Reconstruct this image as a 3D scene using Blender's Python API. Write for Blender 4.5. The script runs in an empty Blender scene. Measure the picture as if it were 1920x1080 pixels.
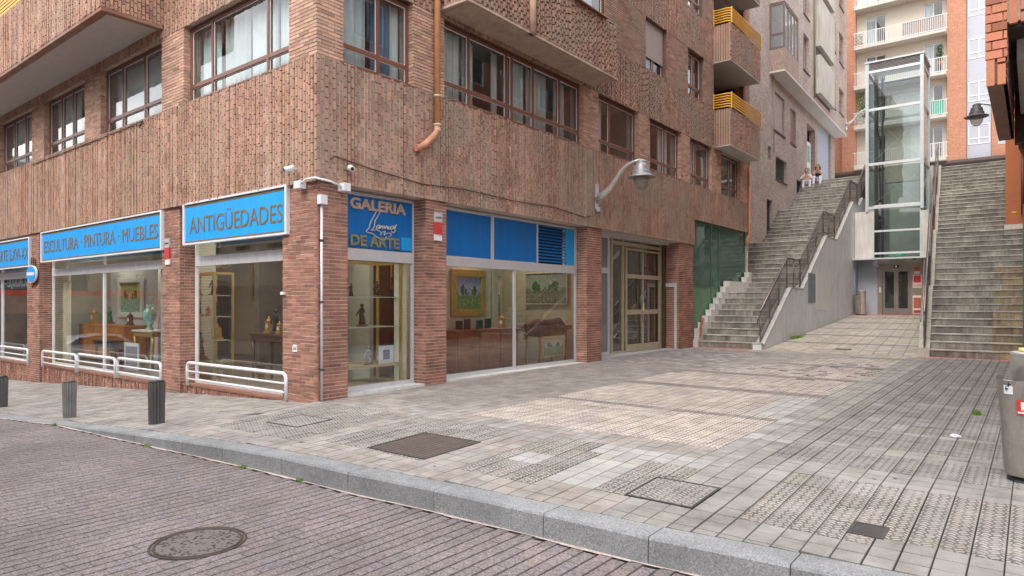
import bpy, bmesh, math, random
from mathutils import Vector, Matrix
random.seed(7)
R = math.radians
C = bpy.context.scene.collection
SC = bpy.context.scene

# ------------------------------------------------------------------ camera
cd = bpy.data.cameras.new('camera'); cam = bpy.data.objects.new('camera', cd); C.objects.link(cam)
SC.camera = cam
cam.location = (9.18, -6.59, 1.6)
cam.rotation_euler = (R(90), 0, R(38.1))
cd.sensor_width = 36; cd.lens = 36 * 1248 / 1920; cd.shift_y = 28 / 1920
cd.clip_start = .05; cd.clip_end = 500
# ------------------------------------------------------------------ sky, sun, exposure
SUN_EL, SUN_AZ = R(48), R(176)          # azimuth clockwise from +Y: the sun stands over the street
w = bpy.data.worlds.new('World'); SC.world = w; w.use_nodes = True
nt = w.node_tree; nt.nodes.clear()
def N(nt, t, **k):
    n = nt.nodes.new(t)
    for a, b in k.items():
        if hasattr(n, a): setattr(n, a, b)
        else: n.inputs[a].default_value = b
    return n
sky = N(nt, 'ShaderNodeTexSky', sky_type='NISHITA', sun_disc=False, sun_elevation=SUN_EL, sun_rotation=SUN_AZ, air_density=1.0, dust_density=2.5, ozone_density=1.0)
tc = N(nt, 'ShaderNodeTexCoord')
mp = N(nt, 'ShaderNodeMapping'); mp.inputs['Scale'].default_value = (1, 1, 2.2)
nz = N(nt, 'ShaderNodeTexNoise'); nz.inputs['Scale'].default_value = 2.3; nz.inputs['Detail'].default_value = 8; nz.inputs['Roughness'].default_value = .58
rp = N(nt, 'ShaderNodeValToRGB'); rp.color_ramp.elements[0].position = .36; rp.color_ramp.elements[1].position = .56
bw = N(nt, 'ShaderNodeMix', data_type='RGBA'); bw.inputs[7].default_value = (11.0, 10.9, 10.8, 1)
bg = N(nt, 'ShaderNodeBackground'); bg.inputs['Strength'].default_value = .15
wo = N(nt, 'ShaderNodeOutputWorld')
nt.links.new(tc.outputs['Generated'], mp.inputs[0]); nt.links.new(mp.outputs[0], nz.inputs[0])
nt.links.new(nz.outputs[0], rp.inputs[0]); nt.links.new(rp.outputs[0], bw.inputs[0])
nt.links.new(sky.outputs[0], bw.inputs[6]); nt.links.new(bw.outputs[2], bg.inputs[0]); nt.links.new(bg.outputs[0], wo.inputs[0])
sd = bpy.data.lights.new('sun', 'SUN'); sd.energy = 1.1; sd.angle = R(22); sd.color = (1, .95, .88)
so = bpy.data.objects.new('sun', sd); C.objects.link(so)
sdir = Vector((math.sin(SUN_AZ) * math.cos(SUN_EL), math.cos(SUN_AZ) * math.cos(SUN_EL), math.sin(SUN_EL)))
so.rotation_euler = (-sdir).to_track_quat('-Z', 'Y').to_euler(); so.location = (0, -10, 30)
SC.view_settings.view_transform = 'Standard'; SC.view_settings.look = 'None'
SC.view_settings.exposure = .92; SC.view_settings.gamma = 1
SC.render.engine = 'CYCLES'
try: SC.cycles.max_bounces = 7; SC.cycles.transparent_max_bounces = 12; SC.cycles.use_denoising = True
except Exception: pass

# ------------------------------------------------------------------ materials
MATS = {}
def newmat(name):
    m = bpy.data.materials.new(name); m.use_nodes = True; nt = m.node_tree; nt.nodes.clear()
    o = nt.nodes.new('ShaderNodeOutputMaterial'); b = nt.nodes.new('ShaderNodeBsdfPrincipled')
    nt.links.new(b.outputs[0], o.inputs[0]); MATS[name] = m
    return m, nt, b, o
def mathn(nt, op, a, b=None):
    n = nt.nodes.new('ShaderNodeMath'); n.operation = op
    for i, v in enumerate((a, b)):
        if v is None: continue
        if isinstance(v, (int, float)): n.inputs[i].default_value = v
        else: nt.links.new(v, n.inputs[i])
    return n.outputs[0]
def mixc(nt, f, a, b, bt='MIX'):
    n = nt.nodes.new('ShaderNodeMix'); n.data_type = 'RGBA'; n.blend_type = bt
    for i, v in ((0, f), (6, a), (7, b)):
        if isinstance(v, (int, float)): n.inputs[i].default_value = v
        elif isinstance(v, tuple): n.inputs[i].default_value = v if len(v) == 4 else v + (1,)
        else: nt.links.new(v, n.inputs[i])
    return n.outputs[2]
def noise(nt, vec, scale, detail=4, rough=.6):
    n = nt.nodes.new('ShaderNodeTexNoise'); n.inputs['Scale'].default_value = scale
    n.inputs['Detail'].default_value = detail; n.inputs['Roughness'].default_value = rough
    nt.links.new(vec, n.inputs[0]); return n.outputs[0]
def ramp(nt, fac, stops):
    n = nt.nodes.new('ShaderNodeValToRGB'); cr = n.color_ramp
    while len(cr.elements) < len(stops): cr.elements.new(.5)
    for e, (p, c) in zip(cr.elements, stops):
        e.position = p; e.color = (c, c, c, 1) if isinstance(c, (int, float)) else tuple(c) + (1,)
    nt.links.new(fac, n.inputs[0]); return n.outputs[0]
def bump(nt, b, h, strength=.3, dist=.01):
    n = nt.nodes.new('ShaderNodeBump'); n.inputs['Strength'].default_value = strength; n.inputs['Distance'].default_value = dist
    nt.links.new(h, n.inputs['Height']); nt.links.new(n.outputs[0], b.inputs['Normal'])
def wpos(nt):
    return nt.nodes.new('ShaderNodeNewGeometry').outputs['Position']
def M(name, col=(.5, .5, .5), rough=.6, metal=0, var=.12, scale=6, fine=.08, fs=90, bmp=0, streak=0, dirt=0, spec=.5, world=True, weather=None):
    """surface: base colour x per-face tint x soft blotches x fine grain (+ rain streaks, dirt specks)"""
    if name in MATS: return MATS[name]
    m, nt, b, o = newmat(name)
    P = wpos(nt) if world else nt.nodes.new('ShaderNodeTexCoord').outputs['Object']
    at = nt.nodes.new('ShaderNodeAttribute'); at.attribute_name = 'tint'
    c = mixc(nt, 1.0, tuple(col), at.outputs['Color'], 'MULTIPLY')
    f = ramp(nt, noise(nt, P, scale), [(.3, 1 - var), (.7, 1 + var * .8)])
    c = mixc(nt, 1.0, c, f, 'MULTIPLY')
    if fine:
        g = noise(nt, P, fs, 3, .7)
        c = mixc(nt, 1.0, c, ramp(nt, g, [(.35, 1 - fine), (.65, 1 + fine)]), 'MULTIPLY')
        if bmp: bump(nt, b, g, bmp, .004)
    if streak:
        mp = nt.nodes.new('ShaderNodeMapping'); mp.inputs['Scale'].default_value = (7, 7, .5); nt.links.new(P, mp.inputs[0])
        s = noise(nt, mp.outputs[0], 1.3, 5, .7)
        c = mixc(nt, 1.0, c, ramp(nt, s, [(.38, 1 - streak), (.6, 1.05)]), 'MULTIPLY')
    if weather:
        c = mixc(nt, ramp(nt, noise(nt, P, .55, 5, .65), [(.42, 0.0), (.66, weather[3])]), c, weather[:3])
    if dirt:
        s = noise(nt, P, 2.2, 7, .75)
        c = mixc(nt, 1.0, c, ramp(nt, s, [(.36, 1 - dirt), (.55, 1.0)]), 'MULTIPLY')
    nt.links.new(c, b.inputs['Base Color'])
    b.inputs['Roughness'].default_value = rough; b.inputs['Metallic'].default_value = metal
    b.inputs['Specular IOR Level'].default_value = spec
    return m
def brickmat(name, c1, c2, mortar, bwid, rowh, ms=.008, vertical=False, b_=.5, var=.2):
    if name in MATS: return MATS[name]
    m, nt, b, o = newmat(name)
    uv = nt.nodes.new('ShaderNodeUVMap'); uv.uv_map = 'UVMap'
    mp = nt.nodes.new('ShaderNodeMapping'); nt.links.new(uv.outputs[0], mp.inputs[0])
    if vertical: mp.inputs['Rotation'].default_value = (0, 0, R(90))
    br = nt.nodes.new('ShaderNodeTexBrick'); nt.links.new(mp.outputs[0], br.inputs[0])
    for k, v in (('Color1', c1 + (1,)), ('Color2', c2 + (1,)), ('Mortar', mortar + (1,)), ('Scale', 1), ('Mortar Size', ms), ('Mortar Smooth', .2), ('Brick Width', bwid), ('Row Height', rowh)):
        br.inputs[k].default_value = v
    P = wpos(nt)
    c = mixc(nt, 1.0, br.outputs[0], ramp(nt, noise(nt, P, .9, 6, .7), [(.3, 1 - var), (.7, 1 + var * .6)]), 'MULTIPLY')
    c = mixc(nt, 1.0, c, ramp(nt, noise(nt, P, 40, 3, .7), [(.3, .85), (.7, 1.12)]), 'MULTIPLY')
    c = mixc(nt, 1.0, c, ramp(nt, noise(nt, P, 11, 3, .8), [(.35, .80), (.65, 1.18)]), 'MULTIPLY')
    nt.links.new(c, b.inputs['Base Color']); b.inputs['Roughness'].default_value = .85
    h = mathn(nt, 'SUBTRACT', 1.0, br.outputs[1]); bump(nt, b, h, b_, .012)
    return m
def glassmat(name, tint=(1, 1, 1), refl=.1, gcol=(1, 1, 1), rough=.0, body=0.0, bodycol=(.5, .5, .5)):
    """window pane: fresnel reflection over a clear (tinted) pane; body = share of dusty/opaque surface"""
    if name in MATS: return MATS[name]
    m = bpy.data.materials.new(name); m.use_nodes = True; nt = m.node_tree; nt.nodes.clear(); MATS[name] = m
    o = nt.nodes.new('ShaderNodeOutputMaterial')
    tr = nt.nodes.new('ShaderNodeBsdfTransparent'); tr.inputs[0].default_value = tint + (1,)
    gl = nt.nodes.new('ShaderNodeBsdfGlossy'); gl.inputs[0].default_value = gcol + (1,); gl.inputs['Roughness'].default_value = rough
    lw = nt.nodes.new('ShaderNodeFresnel'); lw.inputs[0].default_value = 1.5
    f = mathn(nt, 'MULTIPLY', lw.outputs[0], 1.3); f = mathn(nt, 'ADD', f, refl); f = mathn(nt, 'MINIMUM', f, 1.0)
    f = mathn(nt, 'MULTIPLY', f, mathn(nt, 'SUBTRACT', 1.0, nt.nodes.new('ShaderNodeNewGeometry').outputs['Backfacing']))
    mx = nt.nodes.new('ShaderNodeMixShader'); nt.links.new(f, mx.inputs[0]); nt.links.new(tr.outputs[0], mx.inputs[1]); nt.links.new(gl.outputs[0], mx.inputs[2])
    last = mx.outputs[0]
    nzz = noise(nt, wpos(nt), 1.7, 2); bp = nt.nodes.new('ShaderNodeBump'); bp.inputs['Strength'].default_value = .05; bp.inputs['Distance'].default_value = .02
    nt.links.new(nzz, bp.inputs['Height']); nt.links.new(bp.outputs[0], gl.inputs['Normal'])
    if body:
        df = nt.nodes.new('ShaderNodeBsdfDiffuse'); df.inputs[0].default_value = bodycol + (1,)
        m2 = nt.nodes.new('ShaderNodeMixShader'); m2.inputs[0].default_value = body
        nt.links.new(last, m2.inputs[1]); nt.links.new(df.outputs[0], m2.inputs[2]); last = m2.outputs[0]
    nt.links.new(last, o.inputs[0]); return m
def emis(name, col, s):
    if name in MATS: return MATS[name]
    m, nt, b, o = newmat(name)
    b.inputs['Base Color'].default_value = col + (1,); b.inputs['Emission Color'].default_value = col + (1,); b.inputs['Emission Strength'].default_value = s
    return m

# ------------------------------------------------------------------ mesh builder
class MB:
    def __init__(s): s.v = []; s.f = []; s.t = []; s.m = []; s.sm = []; s.cm = 0; s.smooth = False
    def face(s, idx, tint):
        s.f.append(idx); s.t.append(tint); s.m.append(s.cm); s.sm.append(s.smooth)
    def poly(s, pts, tint=(1, 1, 1)):
        i = len(s.v); s.v += [tuple(p) for p in pts]; s.face(tuple(range(i, i + len(pts))), tint)
    def hexa(s, b4, t4, tint=(1, 1, 1), skip=()):
        i = len(s.v); s.v += [tuple(p) for p in b4] + [tuple(p) for p in t4]
        F = [(3, 2, 1, 0), (4, 5, 6, 7), (0, 1, 5, 4), (1, 2, 6, 5), (2, 3, 7, 6), (3, 0, 4, 7)]
        # orient outwards
        a, b, c = (Vector(s.v[i + k]) for k in (0, 1, 3)); h = Vector(s.v[i + 4]) - a
        flip = (b - a).cross(c - a).dot(h) < 0
        for k, f in enumerate(F):
            if k in skip: continue
            g = tuple(i + q for q in f); s.face(g[::-1] if flip else g, tint)
    def box(s, x0, x1, y0, y1, z0, z1, tint=(1, 1, 1), skip=()):
        s.hexa([(x0, y0, z0), (x1, y0, z0), (x1, y1, z0), (x0, y1, z0)], [(x0, y0, z1), (x1, y0, z1), (x1, y1, z1), (x0, y1, z1)], tint, skip)
    def fbox(s, fr, a0, a1, d0, d1, z0, z1, tint=(1, 1, 1), skip=()):
        p = fr.pt
        s.hexa([p(a0, d0, z0), p(a1, d0, z0), p(a1, d1, z0), p(a0, d1, z0)], [p(a0, d0, z1), p(a1, d0, z1), p(a1, d1, z1), p(a0, d1, z1)], tint, skip)
    def plan(s, pts, z0, z1, tint=(1, 1, 1)):
        s.hexa([(x, y, z0) for x, y in pts], [(x, y, z1) for x, y in pts], tint)
    def bar(s, p, q, wx, wy, tint=(1, 1, 1)):
        p, q = Vector(p), Vector(q); d = (q - p).normalized(); up = Vector((0, 0, 1)) if abs(d.z) < .95 else Vector((1, 0, 0))
        a = d.cross(up).normalized() * wx / 2; b = d.cross(a).normalized() * wy / 2
        s.hexa([p - a - b, p + a - b, p + a + b, p - a + b], [q - a - b, q + a - b, q + a + b, q - a + b], tint)
    def tube(s, pts, r, n=8, tint=(1, 1, 1), cap=True):
        pts = [Vector(p) for p in pts]; rs = r if isinstance(r, (list, tuple)) else [r] * len(pts)
        prev = None; rings = []
        for k, p in enumerate(pts):
            d = (pts[min(k + 1, len(pts) - 1)] - pts[max(k - 1, 0)]).normalized()
            if prev is None:
                up = Vector((0, 0, 1)) if abs(d.z) < .9 else Vector((1, 0, 0)); a = d.cross(up).normalized()
            else: a = (prev - d * prev.dot(d)).normalized()
            prev = a; b = d.cross(a); i = len(s.v); rings.append(i)
            s.v += [tuple(p + (a * math.cos(2 * math.pi * j / n) + b * math.sin(2 * math.pi * j / n)) * rs[k]) for j in range(n)]
        sm = s.smooth; s.smooth = True
        for i0, i1 in zip(rings, rings[1:]):
            for j in range(n): s.face((i0 + j, i0 + (j + 1) % n, i1 + (j + 1) % n, i1 + j), tint)
        s.smooth = False
        if cap: s.face(tuple(rings[0] + j for j in range(n))[::-1], tint); s.face(tuple(rings[-1] + j for j in range(n)), tint)
        s.smooth = sm
    def lathe(s, prof, c, n=20, tint=(1, 1, 1), sx=1, sy=1, smooth=True):
        rings = []
        for r, z in prof:
            i = len(s.v); rings.append(i)
            s.v += [(c[0] + r * sx * math.cos(2 * math.pi * j / n), c[1] + r * sy * math.sin(2 * math.pi * j / n), c[2] + z) for j in range(n)]
        sm = s.smooth; s.smooth = smooth
        for i0, i1 in zip(rings, rings[1:]):
            for j in range(n): s.face((i0 + j, i0 + (j + 1) % n, i1 + (j + 1) % n, i1 + j), tint)
        s.smooth = False
        s.face(tuple(rings[0] + j for j in range(n))[::-1], tint); s.face(tuple(rings[-1] + j for j in range(n)), tint)
        s.smooth = sm
    def ball(s, c, r, n=12, tint=(1, 1, 1), sc=(1, 1, 1)):
        prof = [(r * math.sin(math.pi * k / 8) + 1e-4, -r * math.cos(math.pi * k / 8) * sc[2]) for k in range(9)]
        s.lathe(prof, c, n, tint, sc[0], sc[1])
    def build(s, name, mats, parent=None):
        me = bpy.data.meshes.new(name); me.from_pydata(s.v, [], s.f)
        if not isinstance(mats, (list, tuple)): mats = [mats]
        for m in mats: me.materials.append(m)
        me.polygons.foreach_set('material_index', s.m); me.polygons.foreach_set('use_smooth', s.sm)
        ca = me.color_attributes.new('tint', 'FLOAT_COLOR', 'CORNER'); uvl = me.uv_layers.new(name='UVMap')
        cols = []; uvs = []; V = s.v
        for f, t in zip(s.f, s.t):
            a, b, c = V[f[0]], V[f[1]], V[f[2]]
            ux, uy, uz = b[0] - a[0], b[1] - a[1], b[2] - a[2]; wx, wy, wz = c[0] - a[0], c[1] - a[1], c[2] - a[2]
            nx, ny, nz_ = uy * wz - uz * wy, uz * wx - ux * wz, ux * wy - uy * wx; l = math.hypot(nx, ny)
            for q in f:
                p = V[q]; cols += [t[0], t[1], t[2], 1.0]
                if abs(nz_) > l: uvs += [p[0], p[1]]
                else: uvs += [(-ny * p[0] + nx * p[1]) / l, p[2]]
        ca.data.foreach_set('color', cols); uvl.data.foreach_set('uv', uvs)
        me.update(); o = bpy.data.objects.new(name, me); C.objects.link(o)
        if parent is not None: o.parent = parent; o.matrix_parent_inverse = world_of(parent).inverted()
        return o
def build_each(mb, name, mats, parent):
    """one object for every loose piece of the builder"""
    par = list(range(len(mb.v)))
    def find(i):
        while par[i] != i: par[i] = par[par[i]]; i = par[i]
        return i
    for f in mb.f:
        for q in f[1:]: par[find(q)] = find(f[0])
    gr = {}
    for k, f in enumerate(mb.f): gr.setdefault(find(f[0]), []).append(k)
    out = []
    for ks in gr.values():
        n = MB(); mp_ = {}
        for k in ks:
            idx = []
            for q in mb.f[k]:
                if q not in mp_: mp_[q] = len(n.v); n.v.append(mb.v[q])
                idx.append(mp_[q])
            n.f.append(tuple(idx)); n.t.append(mb.t[k]); n.m.append(mb.m[k]); n.sm.append(mb.sm[k])
        out.append(n.build(name, mats, parent))
    return out
def world_of(o):
    m = Matrix.Translation(o.location) @ o.rotation_euler.to_matrix().to_4x4()
    return world_of(o.parent) @ o.matrix_parent_inverse @ m if o.parent else m
class Fr:
    def __init__(s, o, al, ou): s.o = o; s.al = al; s.ou = ou
    def pt(s, a, d, z): return (s.o[0] + s.al[0] * a + s.ou[0] * d, s.o[1] + s.al[1] * a + s.ou[1] * d, z)
FA = Fr((0, 0), (-1, 0), (0, -1)); FB = Fr((0, 0), (0, 1), (1, 0))
def tag(o, label, cat, group=None, kind=None):
    if kind: o['kind'] = kind
    if label: o['label'] = label
    if cat: o['category'] = cat
    if group: o['group'] = group
    return o
def thing(name, loc, label, cat, group=None):
    o = bpy.data.objects.new(name, None); o.empty_display_size = .2; C.objects.link(o); o.location = loc
    return tag(o, label, cat, group)
def struct(o, label=None): o['kind'] = 'structure'; return o
def copy_tree(o, loc, rotz=None, label=None, parent=None):
    c = o.copy(); C.objects.link(c)
    if parent is None:
        c.location = loc
        if rotz is not None: c.rotation_euler.z = rotz
        if label: c['label'] = label
    else: c.parent = parent; c.matrix_parent_inverse = o.matrix_parent_inverse.copy()
    for ch in list(o.children): copy_tree(ch, None, parent=c)
    return c
def text(s, size, ext, m, parent, name, fr, a, d, z, sx=1, bold=0, flip=False, align='LEFT', shear=0):
    """letters standing on a facade frame; converted to a mesh"""
    cu = bpy.data.curves.new(name, 'FONT'); cu.body = s; cu.size = size; cu.extrude = ext; cu.offset = bold; cu.align_x = align; cu.shear = shear; cu.resolution_u = 3
    t = bpy.data.objects.new(name, cu); C.objects.link(t)
    dg = bpy.context.evaluated_depsgraph_get(); me = bpy.data.meshes.new_from_object(t.evaluated_get(dg)); bpy.data.objects.remove(t)
    me.materials.clear(); me.materials.append(m)
    ca = me.color_attributes.new('tint', 'FLOAT_COLOR', 'CORNER'); ca.data.foreach_set('color', [1.0] * (4 * len(ca.data)))
    al = Vector((fr.al[0], fr.al[1], 0)); ou = Vector((fr.ou[0], fr.ou[1], 0))
    if al.cross(Vector((0, 0, 1))).dot(ou) < 0: al = -al
    o3 = Vector(fr.pt(a, d, z)); up = Vector((0, 0, 1))
    mw = Matrix(((al.x * sx, up.x, ou.x, o3.x), (al.y * sx, up.y, ou.y, o3.y), (al.z * sx, up.z, ou.z, o3.z), (0, 0, 0, 1)))
    me.transform(mw); o = bpy.data.objects.new(name, me); C.objects.link(o)
    if parent is not None: o.parent = parent; o.matrix_parent_inverse = world_of(parent).inverted()
    return o

# ------------------------------------------------------------------ palette
m_brick = M('brick_red', (.45, .255, .18), .85, var=.16, scale=1.1, fine=.18, fs=60, bmp=.5, dirt=.12, weather=(.36, .28, .22, .6))
m_brickB = M('brick_shaded', (.41, .245, .18), .85, var=.18, scale=.8, fine=.18, fs=60, bmp=.5, dirt=.2, weather=(.30, .25, .20, .8))  # plaza side: weathered brick with that side's shade mixed into the colour
m_bricklow = M('brick_base', (.34, .165, .12), .85, var=.2, scale=1.5, fine=.16, fs=60, bmp=.5, dirt=.25)
m_brickup = M('brick_pale', (.50, .315, .235), .85, var=.12, scale=1.5, fine=.14, fs=60, bmp=.5)
m_mortar = M('mortar', (.66, .53, .45), .95, var=.2, scale=3, fine=.15, dirt=.2)
m_mortar2 = M('mortar_grey', (.50, .41, .34), .95, var=.2, scale=3, fine=.15, dirt=.2)
m_mortard = M('mortar_dark', (.20, .13, .10), .95, var=.2)
m_frame = M('brown_frame', (.19, .078, .048), .35, var=.08, fine=0)
m_alu = M('aluminium', (.62, .64, .67), .35, .3, var=.06, fine=.03)
m_white = M('white_paint', (.74, .75, .78), .45, var=.06, fine=.03, streak=.06)
m_signblue = M('sign_blue', (.012, .37, .92), .35, var=.04, fine=.02, streak=.07)
m_panelblue = M('panel_blue', (.003, .145, .46), .4, var=.05, fine=0, streak=.08)
m_gold = M('gold_letters', (.20, .135, .045), .5, .0, var=.1, fine=0)
m_copper = M('copper_letters', (.50, .36, .28), .5, .1, var=.15, fine=0)
m_conc = M('concrete', (.64, .635, .62), .85, var=.10, scale=1.2, fine=.08, bmp=.2, streak=.16, dirt=.1)
m_concl = M('concrete_light', (.60, .575, .54), .85, var=.1, scale=1.2, fine=.06, streak=.16)
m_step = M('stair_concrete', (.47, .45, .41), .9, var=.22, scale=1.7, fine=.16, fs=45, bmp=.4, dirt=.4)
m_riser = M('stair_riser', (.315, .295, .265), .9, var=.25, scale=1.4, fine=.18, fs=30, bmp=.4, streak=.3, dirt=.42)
m_steel = M('stainless', (.60, .585, .57), .38, .6, var=.15, scale=9, fine=.05)
m_plaster = M('plaster_soffit', (.50, .46, .42), .9, var=.06)
m_dark = M('dark_metal', (.06, .058, .055), .5, .3, var=.1)
m_black = M('black', (.015, .015, .015), .6, var=0, fine=0)
m_glass = glassmat('window_glass', (.86, .9, .9), .03)
m_shopglass = glassmat('shop_glass', (.90, .93, .92), .10)
m_liftglass = glassmat('lift_glass', (.80, .845, .84), .03, (.82, .86, .90))
m_greenglass = glassmat('green_glass', (.14, .26, .22), .10, (.85, 1, .92), 0, .5, (.11, .20, .17))
m_curtain = M('curtain', (.66, .68, .68), .9, var=.1, scale=3, fine=0)
m_curtainw = M('curtain_white', (.78, .80, .80), .9, var=.06, scale=3, fine=0)
m_curtainb = M('curtain_blue', (.12, .24, .36), .9, var=.1, fine=0)
m_yellow = M('yellow_rail', (.80, .43, .05), .45, var=.06, fine=0)
m_gran = M('granite', (.27, .28, .29), .75, var=.16, scale=2, fine=.4, fs=80, bmp=.2, dirt=.2)
m_pipe = M('clay_pipe', (.60, .28, .13), .5, var=.14, scale=4, fine=.05, dirt=.2)
m_wood = M('cherry_wood', (.23, .06, .03), .35, var=.25, scale=4)
m_wooddark = M('dark_wood', (.10, .045, .03), .35, var=.25, scale=4)
m_orangewood = M('orange_wood', (.48, .16, .03), .35, var=.25, scale=5)
m_brass = M('brass', (.66, .50, .20), .3, .7, var=.1, fine=0)
m_bronze = M('bronze', (.05, .048, .042), .35, .6, var=.3, scale=20)
m_cream = M('cream_wall', (.43, .375, .29), .9, var=.05)
m_palegreen = M('pale_green_wall', (.42, .47, .44), .9, var=.05)

def tn(lo=.78, hi=1.2, hue=.05):
    k = random.uniform(lo, hi); r = random.random()
    if r < .06: k *= .72
    elif r > .95: k *= 1.22
    return (k * random.uniform(1 - hue, 1 + hue), k * random.uniform(1 - hue, 1 + hue), k * random.uniform(1 - hue, 1 + hue))
def soldier(mb, fr, a0, a1, z0, z1, d=.1, pitch=.074, L=.175, gap=.016, zg=.022, relief=.018, lo=.8, hi=1.2, mort=False):
    n = max(1, round((a1 - a0) / pitch)); p = (a1 - a0) / n
    for i in range(n):
        x0 = a0 + i * p + gap / 2; x1 = a0 + (i + 1) * p - gap / 2
        if mort: mb.cm = 1; k = random.uniform(.75, 1.15); mb.fbox(fr, x1 - .001, x1 + gap + .001, d - .03, d - .001 + random.uniform(-.006, .003), z0, z1, (k, k, k), (2,)); mb.cm = 0
        z = z0 - (L / 2 if i % 2 else 0) - random.uniform(0, .02); cr = random.choice((0, .3, 1)) * relief
        while z < z1:
            Lk = L * random.uniform(.9, 1.1); zk = zg * random.uniform(.6, 1.3)
            b0 = max(z, z0); b1 = min(z + Lk - zk, z1)
            if b1 - b0 > .015:
                dd = d + cr + random.uniform(0, .006)
                mb.fbox(fr, x0 + random.uniform(0, .003), x1 - random.uniform(0, .004), d - .03, dd, b0, b1, tn(lo, hi), (2,))
            z += Lk
def stretcher(mb, fr, a0, a1, z0, z1, d=0, rh=.0615, L=.25, gap=.009, lo=.75, hi=1.22):
    n = int(math.ceil((z1 - z0) / rh))
    for i in range(n):
        za = z0 + i * rh; zb = min(za + rh - .013, z1)
        if zb - za < .01: continue
        x = a0 - (L / 2 if i % 2 else 0) - .03
        while x < a1:
            b0 = max(x, a0); b1 = min(x + L - gap, a1)
            if b1 - b0 > .012: mb.fbox(fr, b0, b1, d - .03, d + random.uniform(.0, .007), za, zb, tn(lo, hi), (2,))
            x += L

# ------------------------------------------------------------------ ground
def lerp(a, b, t): return a + (b - a) * max(0, min(1, t))
KY = [(-40, -4.0), (-20, -3.4), (-6.5, -3.12), (-4.6, -3.02), (-2.67, -2.86), (.06, -2.65), (1.66, -2.51), (2.74, -2.44), (3.78, -2.41), (4.96, -2.31), (6.1, -2.26), (6.98, -2.23), (8.31, -2.1), (14, -1.8), (40, -1)]
def ky(x):
    for (x0, y0), (x1, y1) in zip(KY, KY[1:]):
        if x <= x1: return y0 + (y1 - y0) * (x - x0) / (x1 - x0)
    return KY[-1][1]
def roadz(x): return -.28 - max(0, -2.67 - x) * .045
def kerbz(x):
    if x >= 3: return -.08
    if x <= -2.67: return roadz(x) + .012
    t = (x + 2.67) / 5.67; t = 1 - (1 - t) ** 1.5
    return -.268 + .188 * t
def facz(x): return -.03 - .047 * (-x) if x < 0 else 0
def G(x, y):
    if y < 0:
        z0 = facz(x) if x < 0 else 0; t = y / (ky(x) + .26)
        return lerp(z0, kerbz(x), t)
    if x < 0: return facz(x)
    if y <= 15.2: return .1 * y / 15.2
    return .1 + .94 * min(1, (y - 15.2) / 13.5)
xs = [-40, -20, -12, -8, -6, -4, -2.67, -1.5, 0, 1.5, 3, 5, 7, 9, 11, 14, 40]
# base sheet of the pavement (dark joints), road bed
b = MB()
for x0, x1 in zip(xs, xs[1:]):
    ks = [lambda x: ky(x) + .2] 
    k0, k1 = ky(x0) + .2, ky(x1) + .2
    for t0, t1 in ((0, .5), (.5, 1)):
        b.poly([(x, lerp(k, 0, t), G(x, lerp(k, 0, t)) - .045) for x, k, t in ((x0, k0, t0), (x1, k1, t0), (x1, k1, t1), (x0, k0, t1))])
for y0, y1 in ((0, 5), (5, 10), (10, 15.2)):
    b.poly([(-.5, y0, G(1, y0) - .014), (40, y0, G(1, y0) - .014), (40, y1, G(1, y1) - .014), (-.5, y1, G(1, y1) - .014)])
b.poly([(2, 15.2, .086), (7, 15.2, .086), (7, 28.7, 1.026), (2, 28.7, 1.026)])
b.poly([(2, 28.7, 1.026), (7, 28.7, 1.026), (7, 31.5, 1.026), (2, 31.5, 1.026)])
m_joint = M('joint_sand', (.13, .12, .105), 1, var=.3, scale=5, fine=.2)
struct(b.build('pavement_bed', m_joint))
b = MB()
for x0, x1 in zip(xs, xs[1:]):
    b.poly([(x0, -60, roadz(x0) - .014), (x1, -60, roadz(x1) - .014), (x1, ky(x1) + .1, roadz(x1) - .014), (x0, ky(x0) + .1, roadz(x0) - .014)])
b.poly([(-150, -150, -2.6), (150, -150, -2.6), (150, 150, -2.6), (-150, 150, -2.6)])
struct(b.build('ground', M('road_joint', (.095, .08, .075), 1, var=.2)))
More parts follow.
